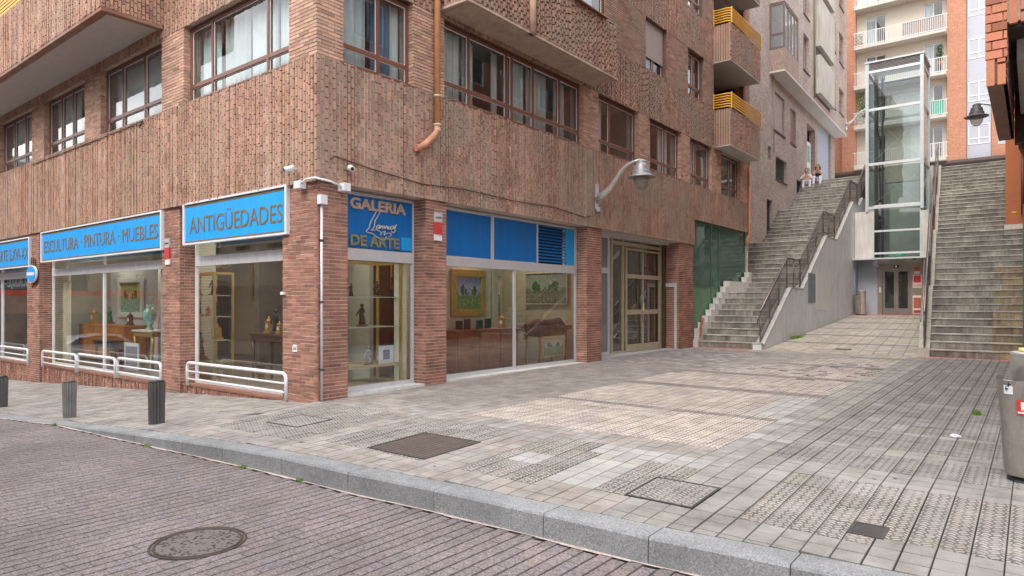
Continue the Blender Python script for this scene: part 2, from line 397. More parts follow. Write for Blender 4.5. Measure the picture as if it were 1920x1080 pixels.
# tiles
def texturedmat(name, col, crev, w_=.062, h_=.046, ms=.011):
    """relief tile: little interlocking wavy cells pressed into the slab"""
    m, nt, b, o = newmat(name)
    P = wpos(nt); sp = nt.nodes.new('ShaderNodeSeparateXYZ'); nt.links.new(P, sp.inputs[0])
    X_, Y_ = sp.outputs[0], sp.outputs[1]
    wx = mathn(nt, 'ADD', X_, mathn(nt, 'MULTIPLY', mathn(nt, 'SINE', mathn(nt, 'MULTIPLY', Y_, 6.2832 / .092)), .013))
    wy = mathn(nt, 'ADD', Y_, mathn(nt, 'MULTIPLY', mathn(nt, 'SINE', mathn(nt, 'MULTIPLY', X_, 6.2832 / .092)), .013))
    cb_ = nt.nodes.new('ShaderNodeCombineXYZ'); nt.links.new(wx, cb_.inputs[0]); nt.links.new(wy, cb_.inputs[1])
    br = nt.nodes.new('ShaderNodeTexBrick'); nt.links.new(cb_.outputs[0], br.inputs[0])
    for k, v in (('Color1', (1, 1, 1, 1)), ('Color2', (.86, .86, .86, 1)), ('Mortar', (1, 1, 1, 1)), ('Scale', 1), ('Mortar Size', ms), ('Mortar Smooth', .6), ('Brick Width', w_), ('Row Height', h_)): br.inputs[k].default_value = v
    e = mathn(nt, 'SUBTRACT', 1.0, br.outputs[1])
    wear = ramp(nt, noise(nt, P, 3.5, 4), [(.34, .55), (.58, 1)])     # worn places have shallower joints
    f = mathn(nt, 'MULTIPLY', br.outputs[1], wear)
    at = nt.nodes.new('ShaderNodeAttribute'); at.attribute_name = 'tint'
    c = mixc(nt, 1.0, col, br.outputs[0], 'MULTIPLY'); c = mixc(nt, f, c, crev)
    c = mixc(nt, 1.0, c, at.outputs['Color'], 'MULTIPLY')
    c = mixc(nt, 1.0, c, ramp(nt, noise(nt, P, 1.1, 6, .7), [(.3, .82), (.7, 1.14)]), 'MULTIPLY')
    c = mixc(nt, 1.0, c, ramp(nt, noise(nt, P, 170, 2, .7), [(.3, .82), (.7, 1.16)]), 'MULTIPLY')
    nt.links.new(c, b.inputs['Base Color']); b.inputs['Roughness'].default_value = .85; bump(nt, b, e, .6, .006); return m
TM = [M('tile_smooth', (.325, .308, .288), .8, var=.14, scale=1.1, fine=.16, fs=150, bmp=.15, dirt=.3),
      texturedmat('tile_textured', (.38, .36, .335), (.095, .088, .08)),
      texturedmat('tile_pink', (.62, .56, .51), (.16, .13, .11)),
      M('tile_white', (.37, .368, .36), .8, var=.12, scale=3, fine=.2, fs=90, dirt=.15),
      M('tile_red', (.50, .24, .19), .8, var=.12, fine=.12, dirt=.1),
      M('tile_strip', (.21, .195, .185), .8, var=.12, scale=2, fine=.14, fs=150, dirt=.1),
      texturedmat('tile_grey_textured', (.325, .32, .305), (.10, .095, .09)),
      M('tile_beige', (.42, .38, .32), .8, var=.16, scale=2, fine=.16, fs=130, dirt=.2)]
STR = [(2.55, 2.82), (5.2, 5.5), (7.75, 8.05), (10.7, 11.0), (13.7, 14.0)]
def kind(x, y):
    if y > 14.75: return 4 if (x < 2.0 or x > 6.6) else 7
    if y > 15.2: return 7
    if y < 0:
        if y < ky(x) + .72: return 0
        if .15 < x < 2.0: return 1
        if 2.4 < x < 4.1:
            return 1
        if 4.55 < x < 7.0:
            if 4.74 < x < 5.12 and -1.05 < y < -.68: return 3
            if 5.5 < x < 6.05 and -1.5 < y < -.15: return 3
            if 5.3 < x < 6.65 and -.42 < y < -.02: return 3
            return 1 if x < 6.7 else 0
        if x > 7.3: return 1
        return 0
    if y < .5: return 0
    if x < 2.75:
        if .7 < x < 2.2 and .9 < y < 3.2: return 1
        if .9 < x < 2.2 and 4 < y < 6.4: return 1
        return 0 if y < 9 else (0 if random.random() < .8 else 3)
    xr = 6.5
    if x < xr:
        if x < 2.75 + max(0, y - 7) * .35: return 0
        for a, c in STR:
            if a < y < c: return 5
        if 5.95 < x and 3.0 < y < 4.9: return 3
        if y > 7.5 and random.random() < .25: return 3
        if y > 12: return 7
        return 2
    if x < 7.06:
        return 3 if (2.6 < y < 2.95 or 1.35 < y < 1.7) else 0
    for a, c in ((1.35, 1.62), (2.55, 2.82), (5.2, 5.5), (8, 8.3), (11, 11.3)):
        if a < y < c: return 3 if random.random() < .05 else 0
    return 6
PX = .184
def tile(mb, x0, x1, y0, y1, cx, cy, k, zf, tint, jx=.006, jy=.0025, iy=.003):
    q = []
    for (x, y) in ((x0, y0), (x1, y0), (x1, y1), (x0, y1)):
        xx = x + (jx if x == x0 else -jx); yy = y + (jy if y == y0 else -jy); q.append((xx, yy))
    mb.cm = k; dz = random.uniform(-.0012, .0012)
    tx = random.uniform(-.004, .004); ty = random.uniform(-.003, .003)
    top = [(x + (.004 if x < cx else -.004), y + (iy if y < cy else -iy), zf(x, y) + dz + tx * (x - cx) * 4 + ty * (y - cy) * 4) for x, y in q]
    bot = [(x, y, zf(x, y) - .012) for x, y in q]
    i = len(mb.v); mb.v += top + bot
    mb.face((i, i + 1, i + 2, i + 3), tint)
    dk = tuple(c * .7 for c in tint)
    for a in range(4):
        c_ = (a + 1) % 4; mb.face((i + 4 + a, i + 4 + c_, i + c_, i + a), dk)
pv = MB()
x = -12.0 - 0
ix = -66
while ix * PX < 14.5:
    x0 = ix * PX + .02; x1 = x0 + PX
    ystart = min(ky(x0), ky(x1)) + .25
    j = int(math.floor(ystart / PX)) 
    yend = 0 if x1 < .05 else 15.2
    jxc = random.choice((.0012, .002, .0025, .0045))
    while j * PX < yend:
        y0 = j * PX; cx, cy = x0 + PX / 2, y0 + PX / 2
        k = kind(cx, cy); n = 1
        if k in (1, 2, 6) and j % 2 == 0 and kind(cx, cy + PX) == k: n = 2
        elif k in (1, 2, 6) and j % 2 == 1 and kind(cx, cy - PX) == k and (j - 1) * PX >= ystart - PX:
            j += 1; continue
        y1 = y0 + PX * n
        kk0, kk1 = ky(x0) + .262, ky(x1) + .262
        if y1 > max(kk0, kk1) + .02:
            ya = max(y0, max(kk0, kk1) if y0 < max(kk0, kk1) else y0); yb = min(y1, yend + .0)
            lo_, hi_ = (.90, 1.1)
            t = random.uniform(lo_, hi_); r = random.random()
            tint = (t, t * random.uniform(.97, 1.01), t * random.uniform(.95, 1.02))
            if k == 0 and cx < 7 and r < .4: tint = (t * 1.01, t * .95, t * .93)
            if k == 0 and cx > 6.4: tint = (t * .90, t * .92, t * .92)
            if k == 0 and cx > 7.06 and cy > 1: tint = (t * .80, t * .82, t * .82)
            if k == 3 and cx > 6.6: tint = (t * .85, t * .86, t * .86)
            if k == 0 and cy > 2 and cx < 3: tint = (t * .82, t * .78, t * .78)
            if r > .99: tint = tuple(c * 1.25 for c in tint)
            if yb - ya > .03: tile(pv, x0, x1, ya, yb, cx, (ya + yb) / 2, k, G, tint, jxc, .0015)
        j += n
    ix += 1
# ramp slabs up to the lift
y = 15.2
row = 0
while y < 31.2:
    y1 = y + .30; edge = (row % 8 == 7)
    xl = 2.36; xr = 6.62 - .078 * (y - 15.2); n = 11
    for i in range(n):
        xa = xl + (xr - xl) * i / n; xb = xl + (xr - xl) * (i + 1) / n; t = random.uniform(.9, 1.1)
        kk = 4 if y > 27.9 else (5 if edge else 7)
        if not edge and random.random() < .4: kk = 2 if y < 28 else kk
        tile(pv, xa, xb, y, y1, (xa + xb) / 2, (y + y1) / 2, kk, G, (t, t, t), .003, .002)
    y = y1; row += 1
struct(pv.build('plaza_paving', TM))
# far-left pavement beyond the tiles
b = MB()
for x0, x1 in ((-40, -20), (-20, -12.1)):
    b.poly([(x0, ky(x0) + .2, G(x0, ky(x0) + .26)), (x1, ky(x1) + .2, G(x1, ky(x1) + .26)), (x1, 0.2, G(x1, 0)), (x0, 0.2, G(x0, 0))])
struct(b.build('pavement', TM[0]))
# road pavers
m_road = M('road_paver', (.215, .183, .183), .75, var=.24, scale=.6, fine=.55, fs=62, bmp=.5, dirt=.12)
rd = MB(); W_, L_ = .118, .235
ix = int(-16 / W_)
while ix * W_ < 14:
    x0 = ix * W_; x1 = x0 + W_; yt = max(ky(x0), ky(x1)) + .06
    y = yt + random.uniform(0, .01) - (L_ / 2 if ix % 2 else 0) ; 
    first = True
    while y > (-9.5 if x0 > -6 else -7):
        y0 = y - L_; t = random.uniform(.92, 1.08); yy1 = y
        tint = (t * random.uniform(.98, 1.05), t, t * random.uniform(.97, 1.06))
        sh = .012 * math.sin(x0 * 1.3 + y0 * .6)
        tile(rd, x0 + sh, x1 + sh, y0, y, (x0 + x1) / 2 + sh, (y0 + y) / 2, 0, lambda a, c: roadz(a), tint, .005, .0006, .0012)
        y -= L_
    ix += 1
struct(rd.build('road', m_road))
# kerb stones
kb = MB(); kj = [-40]
x = -39
while x < -3: kj.append(x); x += 1.0
kj += [-2.2, -1.25, -.35, .42, .75 + .05, 1.63, 2.73, 3.83, 4.93, 6.1, 7.0, 7.95, 8.9, 9.9, 10.9, 12, 13, 14, 20, 40]
def kseg(x0, x1):
    n = max(1, int((x1 - x0) / .5)); t = random.uniform(.9, 1.08); tint = (t, t, t)
    for i in range(n):
        a = x0 + (x1 - x0) * i / n; c = x0 + (x1 - x0) * (i + 1) / n
        if i == 0: a += .004
        if i == n - 1: c -= .004
        def sec(x, g=0):
            y0, zt, zr = ky(x), kerbz(x), roadz(x) - .05
            h = max(.004, min(.02, (zt - roadz(x)) * .3))
            return [(x, y0, zr), (x, y0 + .004, zt - h), (x, y0 + .018, zt), (x, y0 + .255, zt + .002), (x, y0 + .255, zr)]
        A, B = sec(a), sec(c); i0 = len(kb.v); kb.v += A + B
        for q in range(5): kb.face((i0 + q, i0 + (q + 1) % 5, i0 + 5 + (q + 1) % 5, i0 + 5 + q)[::-1], tint)
        kb.face(tuple(range(i0, i0 + 5)), tint); kb.face(tuple(range(i0 + 5, i0 + 10))[::-1], tint)
for x0, x1 in zip(kj, kj[1:]): kseg(x0, x1)
struct(kb.build('kerb', m_gran))
b = MB(); x = -20.0
while x < 14:
    x1 = x + .12; wd = .028 + .012 * math.sin(x * 5.1) + random.uniform(-.006, .006)
    b.poly([(x, ky(x) - wd, roadz(x) + .006), (x1, ky(x1) - wd * random.uniform(.9, 1.1), roadz(x1) + .006), (x1, ky(x1) + .01, roadz(x1) + .006), (x, ky(x) + .01, roadz(x) + .006)]); x = x1
struct(b.build('gutter_mortar_line', M('gutter_mortar', (.55, .45, .42), .9, var=.2, scale=8)))

# covers set into the ground
def iron_cover(x0, x1, y0, y1, label, mat, rim=True, zoff=.004, cat='manhole cover', name='utility_cover'):
    t = thing(name, ((x0 + x1) / 2, (y0 + y1) / 2, G((x0 + x1) / 2, (y0 + y1) / 2)), label, cat)
    b = MB(); z = lambda x, y: G(x, y) + zoff
    b.hexa([(x, y, z(x, y) - .01) for x, y in ((x0, y0), (x1, y0), (x1, y1), (x0, y1))], [(x, y, z(x, y)) for x, y in ((x0, y0), (x1, y0), (x1, y1), (x0, y1))])
    b.build('plate', mat, t)
    if rim:
        b = MB(); q = .022
        for (a0, a1, c0, c1) in ((x0 - q, x1 + q, y0 - q, y0), (x0 - q, x1 + q, y1, y1 + q), (x0 - q, x0, y0, y1), (x1, x1 + q, y0, y1)):
            b.hexa([(x, y, z(x, y) - .01) for x, y in ((a0, c0), (a1, c0), (a1, c1), (a0, c1))], [(x, y, z(x, y) + .003) for x, y in ((a0, c0), (a1, c0), (a1, c1), (a0, c1))])
        b.build('rim', m_dark, t)
    return t
def ironmat():
    m, nt, b, o = newmat('cast_iron_tread'); P = wpos(nt)
    w_ = nt.nodes.new('ShaderNodeTexWave'); w_.inputs['Scale'].default_value = 4.2; w_.bands_direction = 'X'; nt.links.new(P, w_.inputs[0])
    w2 = nt.nodes.new('ShaderNodeTexVoronoi'); w2.inputs['Scale'].default_value = 40; nt.links.new(P, w2.inputs[0])
    c = mixc(nt, ramp(nt, w_.outputs[0], [(.05, 0), (.2, 1)]), (.05, .04, .035), (.15, .12, .105))
    c = mixc(nt, 1.0, c, ramp(nt, noise(nt, P, 9, 6, .7), [(.3, .7), (.7, 1.25)]), 'MULTIPLY')
    nt.links.new(c, b.inputs['Base Color']); b.inputs['Roughness'].default_value = .6; b.inputs['Metallic'].default_value = .3; bump(nt, b, w2.outputs[0], .6, .004); return m
mi = ironmat()
iron_cover(3.2, 4.08, -1.6, -.72, 'square brown cast iron cover set in the textured paving near the white tile', mi)
iron_cover(8.14, 8.33, -1.3, -1.08, 'small dark iron drain grate in the pale paving close to the kerb', M('dark_iron', (.07, .066, .062), .6, .4, var=.2), cat='drain cover', name='drain_cover')
iron_cover(-.2, .05, -1.12, -.99, 'tiny dark iron cap in the pavement near the brick corner', m_dark, rim=False, cat='drain cover', name='drain_cover')
iron_cover(6.42, 6.99, -1.45, -.86, 'paving-filled utility cover outlined by a dark steel rim near the kerb', TM[1], cat='manhole cover')
iron_cover(.72, 1.42, -1.35, -.82, 'paving-filled cover with thin dark rim in front of the brick corner', TM[1])
iron_cover(4.3, 4.75, 15.9, 16.2, 'thin dark drain slot in the ramp towards the lift', m_dark, rim=False, cat='drain cover', name='drain_cover')
# round manhole in the road
def manmat():
    m, nt, b, o = newmat('manhole_iron'); P = wpos(nt)
    v = nt.nodes.new('ShaderNodeTexVoronoi'); v.inputs['Scale'].default_value = 30; nt.links.new(P, v.inputs[0])
    e = ramp(nt, v.outputs[0], [(.34, 0), (.46, 1)])
    k = ramp(nt, noise(nt, P, 11, 2), [(.40, 1), (.46, 0)]); e = mixc(nt, 1.0, e, k, 'LIGHTEN')
    c = mixc(nt, e, (.03, .026, .022), (.20, .17, .16)); c = mixc(nt, 1.0, c, ramp(nt, noise(nt, P, 120, 2), [(.3, .75), (.7, 1.2)]), 'MULTIPLY')
    nt.links.new(c, b.inputs['Base Color']); b.inputs['Roughness'].default_value = .6; b.inputs['Metallic'].default_value = .2; bump(nt, b, e, .6, .006); return m
t = thing('manhole_cover', (4.03, -4.0, -.28), 'round pitted iron manhole cover in the block-paved road', 'manhole cover')
b = MB(); b.lathe([(.001, -.01), (.30, -.01), (.30, .004), (.001, .004)], (4.03, -4.0, -.28), 40, smooth=False); b.build('lid', manmat(), t)
for r in (.315, .345):
    b = MB(); b.tube([(4.03 + r * math.cos(a * math.pi / 24), -4.0 + r * math.sin(a * math.pi / 24), -.277) for a in range(49)], .010, 6, cap=False); b.build('ring', M('rust_iron', (.085, .06, .05), .7, var=.2), t)

# ================================================================== BRICK CORNER BUILDING
BLD = thing('brick_apartment_building', (0, 0, 0), 'red brick corner apartment building with art gallery shopfronts on its ground floor', 'building')
wa = MB()      # walls behind the bricks
bk = MB()      # lower brick piers (stretcher)
# piers side A: (a0,a1) ; side B
PA = [(0, .93), (4.6, 5.38), (12.86, 13.88), (20.8, 21.8)]; PB = [(0, .55), (2.39, 2.95), (8.2, 8.95), (13.9, 15.05)]
for a0, a1 in PA:
    wa.fbox(FA, a0 + .003, a1 - .003, -.30 if a0 else -.45, .047, -1.6, 3.6); stretcher(bk, FA, a0 - (.05 if not a0 else 0), a1, -1.4, 3.58, .05)
    fr = Fr((-a0, -.05), (0, 1), (1, 0)); 
    if a0: stretcher(bk, fr, 0, .31, -1.4, 3.58)
    fr = Fr((-a1, -.05), (0, 1), (-1, 0)); stretcher(bk, fr, 0, .31, -1.4, 3.58)
for a0, a1 in PB:
    wa.fbox(FB, a0 + .003, a1 - .003, (-.30 if a0 < 13 else -.6) if a0 else -.45, .047, -.3, 3.6); stretcher(bk, FB, a0 - (.05 if not a0 else 0), a1, -.2, 3.58, .05)
    fr = Fr((.05, a0), (-1, 0), (0, -1))
    if a0: stretcher(bk, fr, 0, .55 if a0 > 13 else .32, -.2, 3.58)
    fr = Fr((.05, a1), (-1, 0), (0, 1)); stretcher(bk, fr, 0, .32, -.2, 3.58)
bk.build('brick_pier', m_bricklow, BLD)
# plinth under the street windows (soldier bricks)
pl = MB()
for a0, a1, zt in ((.93, 4.6, -.05), (5.38, 12.86, -.14), (13.88, 20.8, -.2)):
    wa.fbox(FA, a0, a1, -.3, -.012, -1.6, zt - .004); soldier(pl, FA, a0, a1, -1.5, zt - .03, -.01, L=.22, mort=True)
    pl.fbox(FA, a0, a1, -.28, .02, zt - .03, zt, (.9, .9, .9))
pl.build('brick_plinth', [m_bricklow, m_mortar], BLD)
# first spandrel
s1 = MB(); soldier(s1, FA, -.1, 22, 3.58, 5.62, mort=True)
s1.build('brick_cladding', [m_brick, m_mortar], BLD)
s1 = MB(); soldier(s1, FB, -.1, 15.02, 3.58, 5.62, mort=True); soldier(s1, FB, 15.02, 20.6, 4.45, 5.62, mort=True)
soldier(s1, Fr((0, 15.05), (-1, 0), (0, 1)), -.1, .3, 3.58, 4.45, 0)
s1.build('brick_cladding', [m_brickB, m_mortar2], BLD)
wa.fbox(FA, -.087, 22, -.3, .087, 3.6, 5.6); wa.fbox(FB, -.3 + .6, 15.04, -.3, .087, 3.6, 5.6); wa.fbox(FB, 15.04, 20.6, -.3, .087, 4.47, 5.6)
wa.fbox(FB, 15.06, 20.5, -.4, -.3, -.2, 5)
# first-floor piers
up = MB()
WA1 = [(.67, 4.33), (5.3, 8.48), (9.46, 12.33), (13.3, 16.3), (17.2, 20.2)]
WB1 = [(.42, 2.02), (2.84, 7.95), (8.7, 10.97), (11.69, 13.95), (14.68, 16.61), (17.49, 19.53)]
def gaps(ws, end):
    g = []; p = -.1
    for a, c in ws: g.append((p, a)); p = c
    g.append((p, end)); return g
for a0, a1 in gaps(WA1, 22):
    stretcher(up, FA, a0, a1, 5.63, 7.17, .1); wa.fbox(FA, a0 + .01, a1 - .01, -.3, .092, 5.6, 7.2)
    if a0 > 0: stretcher(up, Fr((-a0, -.1), (0, 1), (1, 0)), 0, .16, 5.63, 7.17, 0)
for a0, a1 in gaps(WB1, 20.6):
    stretcher(up, FB, a0, a1, 5.63, 7.17, .1); wa.fbox(FB, a0 + .01 + (.3 if a0 < 0 else 0), a1 - .01, -.3, .075, 5.6, 7.2)
    if a0 > 0: stretcher(up, Fr((.1, a0), (-1, 0), (0, -1)), 0, .16, 5.63, 7.17, 0)
up.build('brick_pier', m_brickup, BLD)
# second spandrel and upper floors, side A
s2 = MB(); soldier(s2, FA, -.1, 22, 7.17, 8.57, mort=True)
s2.build('brick_cladding', [m_brick, m_mortar], BLD)
wa.fbox(FA, -.09, 22, -.3, .075, 7.2, 8.55)
# side B: dotted cladding with dark gaps
s2 = MB(); soldier(s2, FB, -.1, 2.7, 7.17, 8.57); 
soldier(s2, FB, 2.7, 16.7, 7.17, 8.57, zg=.036, L=.17, gap=.012); soldier(s2, FB, 16.7, 20.6, 7.17, 7.3)
wa2 = MB(); wa2.fbox(FB, .3, 20.6, -.3, .075, 7.2, 8.55)
WB2 = [(9.9, 9.9), (11.44, 12.87), (14.5, 15.87)]
p = -.1
for lv, (zs, zh) in enumerate(((8.57, 10.15), (11.52, 13.1), (14.47, 16.0))):
    for a0, a1 in ((-.1, 2.0), (8.35, 11.44), (12.87, 14.5), (15.87, 16.75)):
        stretcher(s2, FB, a0, a1, zs + .01, zh, .1); wa2.fbox(FB, a0 + .01 + (.3 if a0 < 0 else 0), a1 - .01, -.3, .075, zs - .02, zh + .02)
    soldier(s2, FB, -.1, 16.75, zh, zh + 1.37, zg=.03, L=.17) if lv < 2 else None
    wa2.fbox(FB, .3, 16.75, -.3, .075, zh + .02, zh + 1.37)
s2.build('brick_cladding', m_brickB, BLD)
wa2.build('wall', m_mortard, BLD)
# side A upper mass above the picture
ua = MB(); ua.fbox(FA, -.05, 5.2, -.3, .1, 10.1, 17.3); ua.fbox(FA, 5.2, 22, -.3, .1, 10.1, 17.3); ua.fbox(FA, -.05, .67, -.3, .1, 8.57, 10.1); ua.fbox(FA, 4.33, 5.3, -.3, .1, 8.57, 10.1); ua.fbox(FA, 8.5, 22, -.3, .1, 8.57, 10.1)
ua.build('upper_wall', brickmat('brick_wall_tex', (.42, .20, .145), (.33, .15, .11), (.45, .35, .28), .25, .0615), BLD)
rf = MB(); rf.box(-22, .1, -.1, 20.6, 17.3, 17.6); rf.build('roof', m_conc, BLD)
wa.fbox(FA, 21.9, 22, -12, .1, -1.6, 17.3); wa.fbox(FB, 20.5, 20.6, -12, .05, -.5, 17.3)
wa.build('wall', m_mortar, BLD)
# floors and inner walls
fl = MB()
for z in (3.5, 4.35, 7.35, 10.3, 13.2): fl.box(-21.8, -.3, .3, 20.4, z, z + .1)
fl.build('floor_slab', M('ceiling_paint', (.55, .53, .5), .9), BLD)
iw = MB()
iw.box(-21.8, -3.4, 3.3, 3.4, 4.4, 17); iw.box(-3.4, -3.3, 3.3, 20.4, 4.4, 17)
for x in (-5, -9, -13, -17): iw.box(x - .05, x + .05, .35, 3.3, 4.4, 17)
for y in (2.4, 8.3, 11.3, 14.3, 17.05): iw.box(-3.3, -.35, y - .05, y + .05, 4.4, 17)
iw.build('inner_wall', M('inner_paint', (.34, .31, .28), .9), BLD)

def curtain(fr, a0, a1, z0, z1, d, m, parent, fold=.09):
    b = MB(); n = max(4, int((a1 - a0) / .035)); b.smooth = True
    ph = random.uniform(0, 6); pts = []
    for i in range(n + 1):
        a = a0 + (a1 - a0) * i / n; dd = d + .025 * math.sin(a / fold * 6.28 * .5 + ph) + .012 * math.sin(a * 37)
        pts.append((a, dd))
    for (a, q), (c, r) in zip(pts, pts[1:]):
        b.poly([fr.pt(a, q, z0), fr.pt(c, r, z0), fr.pt(c, r, z1), fr.pt(a, q, z1)])
    return b.build('curtain', m, parent)
def window(par, fr, a0, a1, z0, z1, d, muls, trans=None, m=None, fw=.075, cur=None, glass=None, sill=True, lab=None, mw=.06, dep=.08):
    m = m or m_frame; b = MB()
    b.fbox(fr, a0, a1, d - dep, d, z1 - fw, z1); b.fbox(fr, a0, a1, d - dep, d, z0, z0 + fw)
    b.fbox(fr, a0, a0 + fw, d - dep, d, z0 + fw, z1 - fw); b.fbox(fr, a1 - fw, a1, d - dep, d, z0 + fw, z1 - fw)
    for x in muls: b.fbox(fr, x - mw / 2, x + mw / 2, d - dep, d + .003, z0 + fw, z1 - fw)
    if trans:
        xs_ = [a0 + fw] + [q for x in muls for q in (x - mw / 2, x + mw / 2)] + [a1 - fw]
        for x0, x1 in zip(xs_[::2], xs_[1::2]): b.fbox(fr, x0, x1, d - dep, d - .002, trans - fw * .5, trans + fw * .5)
    if sill and m is m_frame: b.fbox(fr, a0 - .02, a1 + .02, d - .02, d + .14, z0 - .03, z0 - .001)
    if m is m_frame:
        b.cm = 1; xq = [a0 + fw] + [q for x in muls for q in (x - mw / 2, x + mw / 2)] + [a1 - fw]
        for x0, x1 in zip(xq[::2], xq[1::2]):
            for q0, q1 in (((z0 + fw, trans - fw * .5), (trans + fw * .5, z1 - fw)) if trans else ((z0 + fw, z1 - fw),)):
                e = .014
                b.fbox(fr, x0, x1, d - .035, d - .024, q0, q0 + e); b.fbox(fr, x0, x1, d - .035, d - .024, q1 - e, q1); b.fbox(fr, x0, x0 + e, d - .035, d - .024, q0 + e, q1 - e); b.fbox(fr, x1 - e, x1, d - .035, d - .024, q0 + e, q1 - e)
        b.cm = 0
    o = b.build('window', [m, m_white] if m is m_frame else m, par)
    g = MB(); g.fbox(fr, a0 + fw * .7, a1 - fw * .7, d - .05, d - .042, z0 + fw * .7, z1 - fw * .7); g.build('pane', glass or m_glass, o)
    # bright beading round each light
    sb = MB(); xs_ = [a0 + fw] + [q for x in muls for q in (x - mw / 2, x + mw / 2)] + [a1 - fw]
    for cr in (cur or []):
        c0, c1, cm = cr; curtain(fr, c0, c1, z0 + .02, z1 - .02, d - .22 - random.uniform(0, .04), cm, o)
    return o
cw, cg, cb = m_curtainw, m_curtain, m_curtainb
D1 = -.03
window(BLD, FA, .67, 4.33, 5.63, 7.17, D1, [1.52, 3.45], 5.98, cur=[(.72, 1.5, cw), (1.55, 2.4, cw), (2.5, 3.4, cg), (3.5, 4.25, cw)])
window(BLD, FA, 5.3, 8.48, 5.63, 7.17, D1, [6.4, 7.55], 5.98, cur=[(5.4, 6.4, cg), (6.4, 8.4, cw)])
window(BLD, FA, 9.46, 12.33, 5.63, 7.17, D1, [10.6, 11.4], 5.98, cur=[(9.5, 10.5, cg), (10.7, 12.3, cw)])
window(BLD, FA, 13.3, 16.3, 5.63, 7.17, D1, [14.3, 15.3], 5.98, cur=[(13.4, 16.2, cw)])
window(BLD, FA, 17.2, 20.2, 5.63, 7.17, D1, [18.2, 19.2], 5.98, cur=[(17.4, 20, cw)])
window(BLD, FA, .67, 4.33, 8.6, 10.1, D1, [1.52, 3.45], 8.95, cur=[(.72, 4, cw)])
window(BLD, FB, .42, 2.02, 5.63, 7.17, D1, [1.28], 5.98, cur=[(.47, 1.2, cg), (1.32, 1.75, cb), (1.75, 2.0, cw)])
window(BLD, FB, 2.84, 7.95, 5.63, 7.17, D1, [3.7, 4.95, 5.15, 5.95, 7.05], 5.98, cur=[(3.05, 3.7, cg), (3.75, 4.1, cg), (4.7, 4.9, cg), (5.2, 5.9, cg), (6.0, 6.8, cg), (7.1, 7.6, cg)])
window(BLD, FB, 8.7, 10.97, 5.63, 7.17, D1, [9.5], 5.98, cur=[(8.8, 9.4, cw)])
window(BLD, FB, 11.69, 13.95, 5.63, 7.17, D1, [12.95], 5.98, cur=[(11.75, 12.5, cg), (13.0, 13.6, cw)])
window(BLD, FB, 14.68, 16.61, 5.63, 7.17, D1, [15.4], 5.98, cur=[(14.7, 15.3, cw), (15.6, 16.0, cw)])
window(BLD, FB, 17.49, 19.53, 5.63, 7.17, D1, [18.7], 5.98, cur=[(17.6, 18.3, cg)])
m_shut = M('roller_shutter', (.44, .37, .34), .6, var=.06, fine=0)
def shutter_window(a0, a1, z0, z1, zs):
    w_ = window(BLD, FB, a0, a1, z0, z1, D1, [(a0 + a1) / 2], None, cur=[(a0 + .1, a1 - .1, cw)])
    b = MB(); z = z1
    while z > zs: b.fbox(FB, a0 + .06, a1 - .06, D1, D1 + .02, z - .045, z - .004); z -= .05
    b.build('shutter', m_shut, w_)
shutter_window(11.44, 12.87, 8.6, 10.13, 9.05)
window(BLD, FB, 14.5, 15.87, 8.6, 10.13, D1, [15.2], 9.0, cur=[(14.6, 15.0, cw)])
window(BLD, FB, 11.44, 12.87, 11.55, 13.1, D1, [12.2], None, cur=[(11.6, 12.7, cw)])
window(BLD, FB, 14.5, 15.87, 11.55, 13.1, D1, [15.2], 11.95, cur=[(14.6, 15.7, cw)])
# air-conditioning style white box on the sill
# ---- bay over the gallery
by = MB(); FBY = Fr((.75, 0), (0, 1), (1, 0))
soldier(by, FBY, 2.7, 4.62, 7.32, 8.6, .1, zg=.045, L=.17); soldier(by, FBY, 4.80, 8.35, 7.32, 8.6, .1, zg=.045, L=.17)
soldier(by, Fr((0, 8.35), (-1, 0), (0, 1)), -.84, 0, 7.32, 8.6, 0); soldier(by, Fr((0, 2.7), (1, 0), (0, -1)), .1, .85, 7.32, 8.6, 0, zg=.04, L=.17)
stretcher(by, FBY, 4.9, 5.6, 8.62, 10.1, .1); stretcher(by, FBY, 7.75, 8.35, 8.62, 10.1, .1)
bay = thing('bay', (0, 0, 0), None, None); bay.parent = BLD
BYO = by.build('bay_cladding', m_brickB, BLD); bpy.data.objects.remove(bay)
b = MB(); b.box(.08, .83, 2.72, 8.33, 7.33, 8.58); b.box(.08, .80, 5.0, 5.6, 8.58, 10.1); b.box(.08, .8, 7.8, 8.3, 8.58, 10.1); b.box(.08, .85, 2.72, 8.35, 10.1, 17); b.build('bay_wall', m_mortard, BLD)
b = MB(); b.box(.05, .86, 2.68, 8.37, 7.26, 7.31, (1.05, 1.02, .98)); b.box(.1, .80, 2.78, 8.28, 7.24, 7.262); b.tube([(.87, 4.71, 7.26), (.87, 4.71, 8.6)], .085, 10, (1.1, .95, .85)); b.build('bay_soffit', M('bay_stone', (.48, .37, .30), .85, dirt=.2), BLD)
window(BLD, FBY, 5.6, 7.75, 8.62, 10.1, .06, [6.6], None, cur=[(5.7, 7.6, cw)])
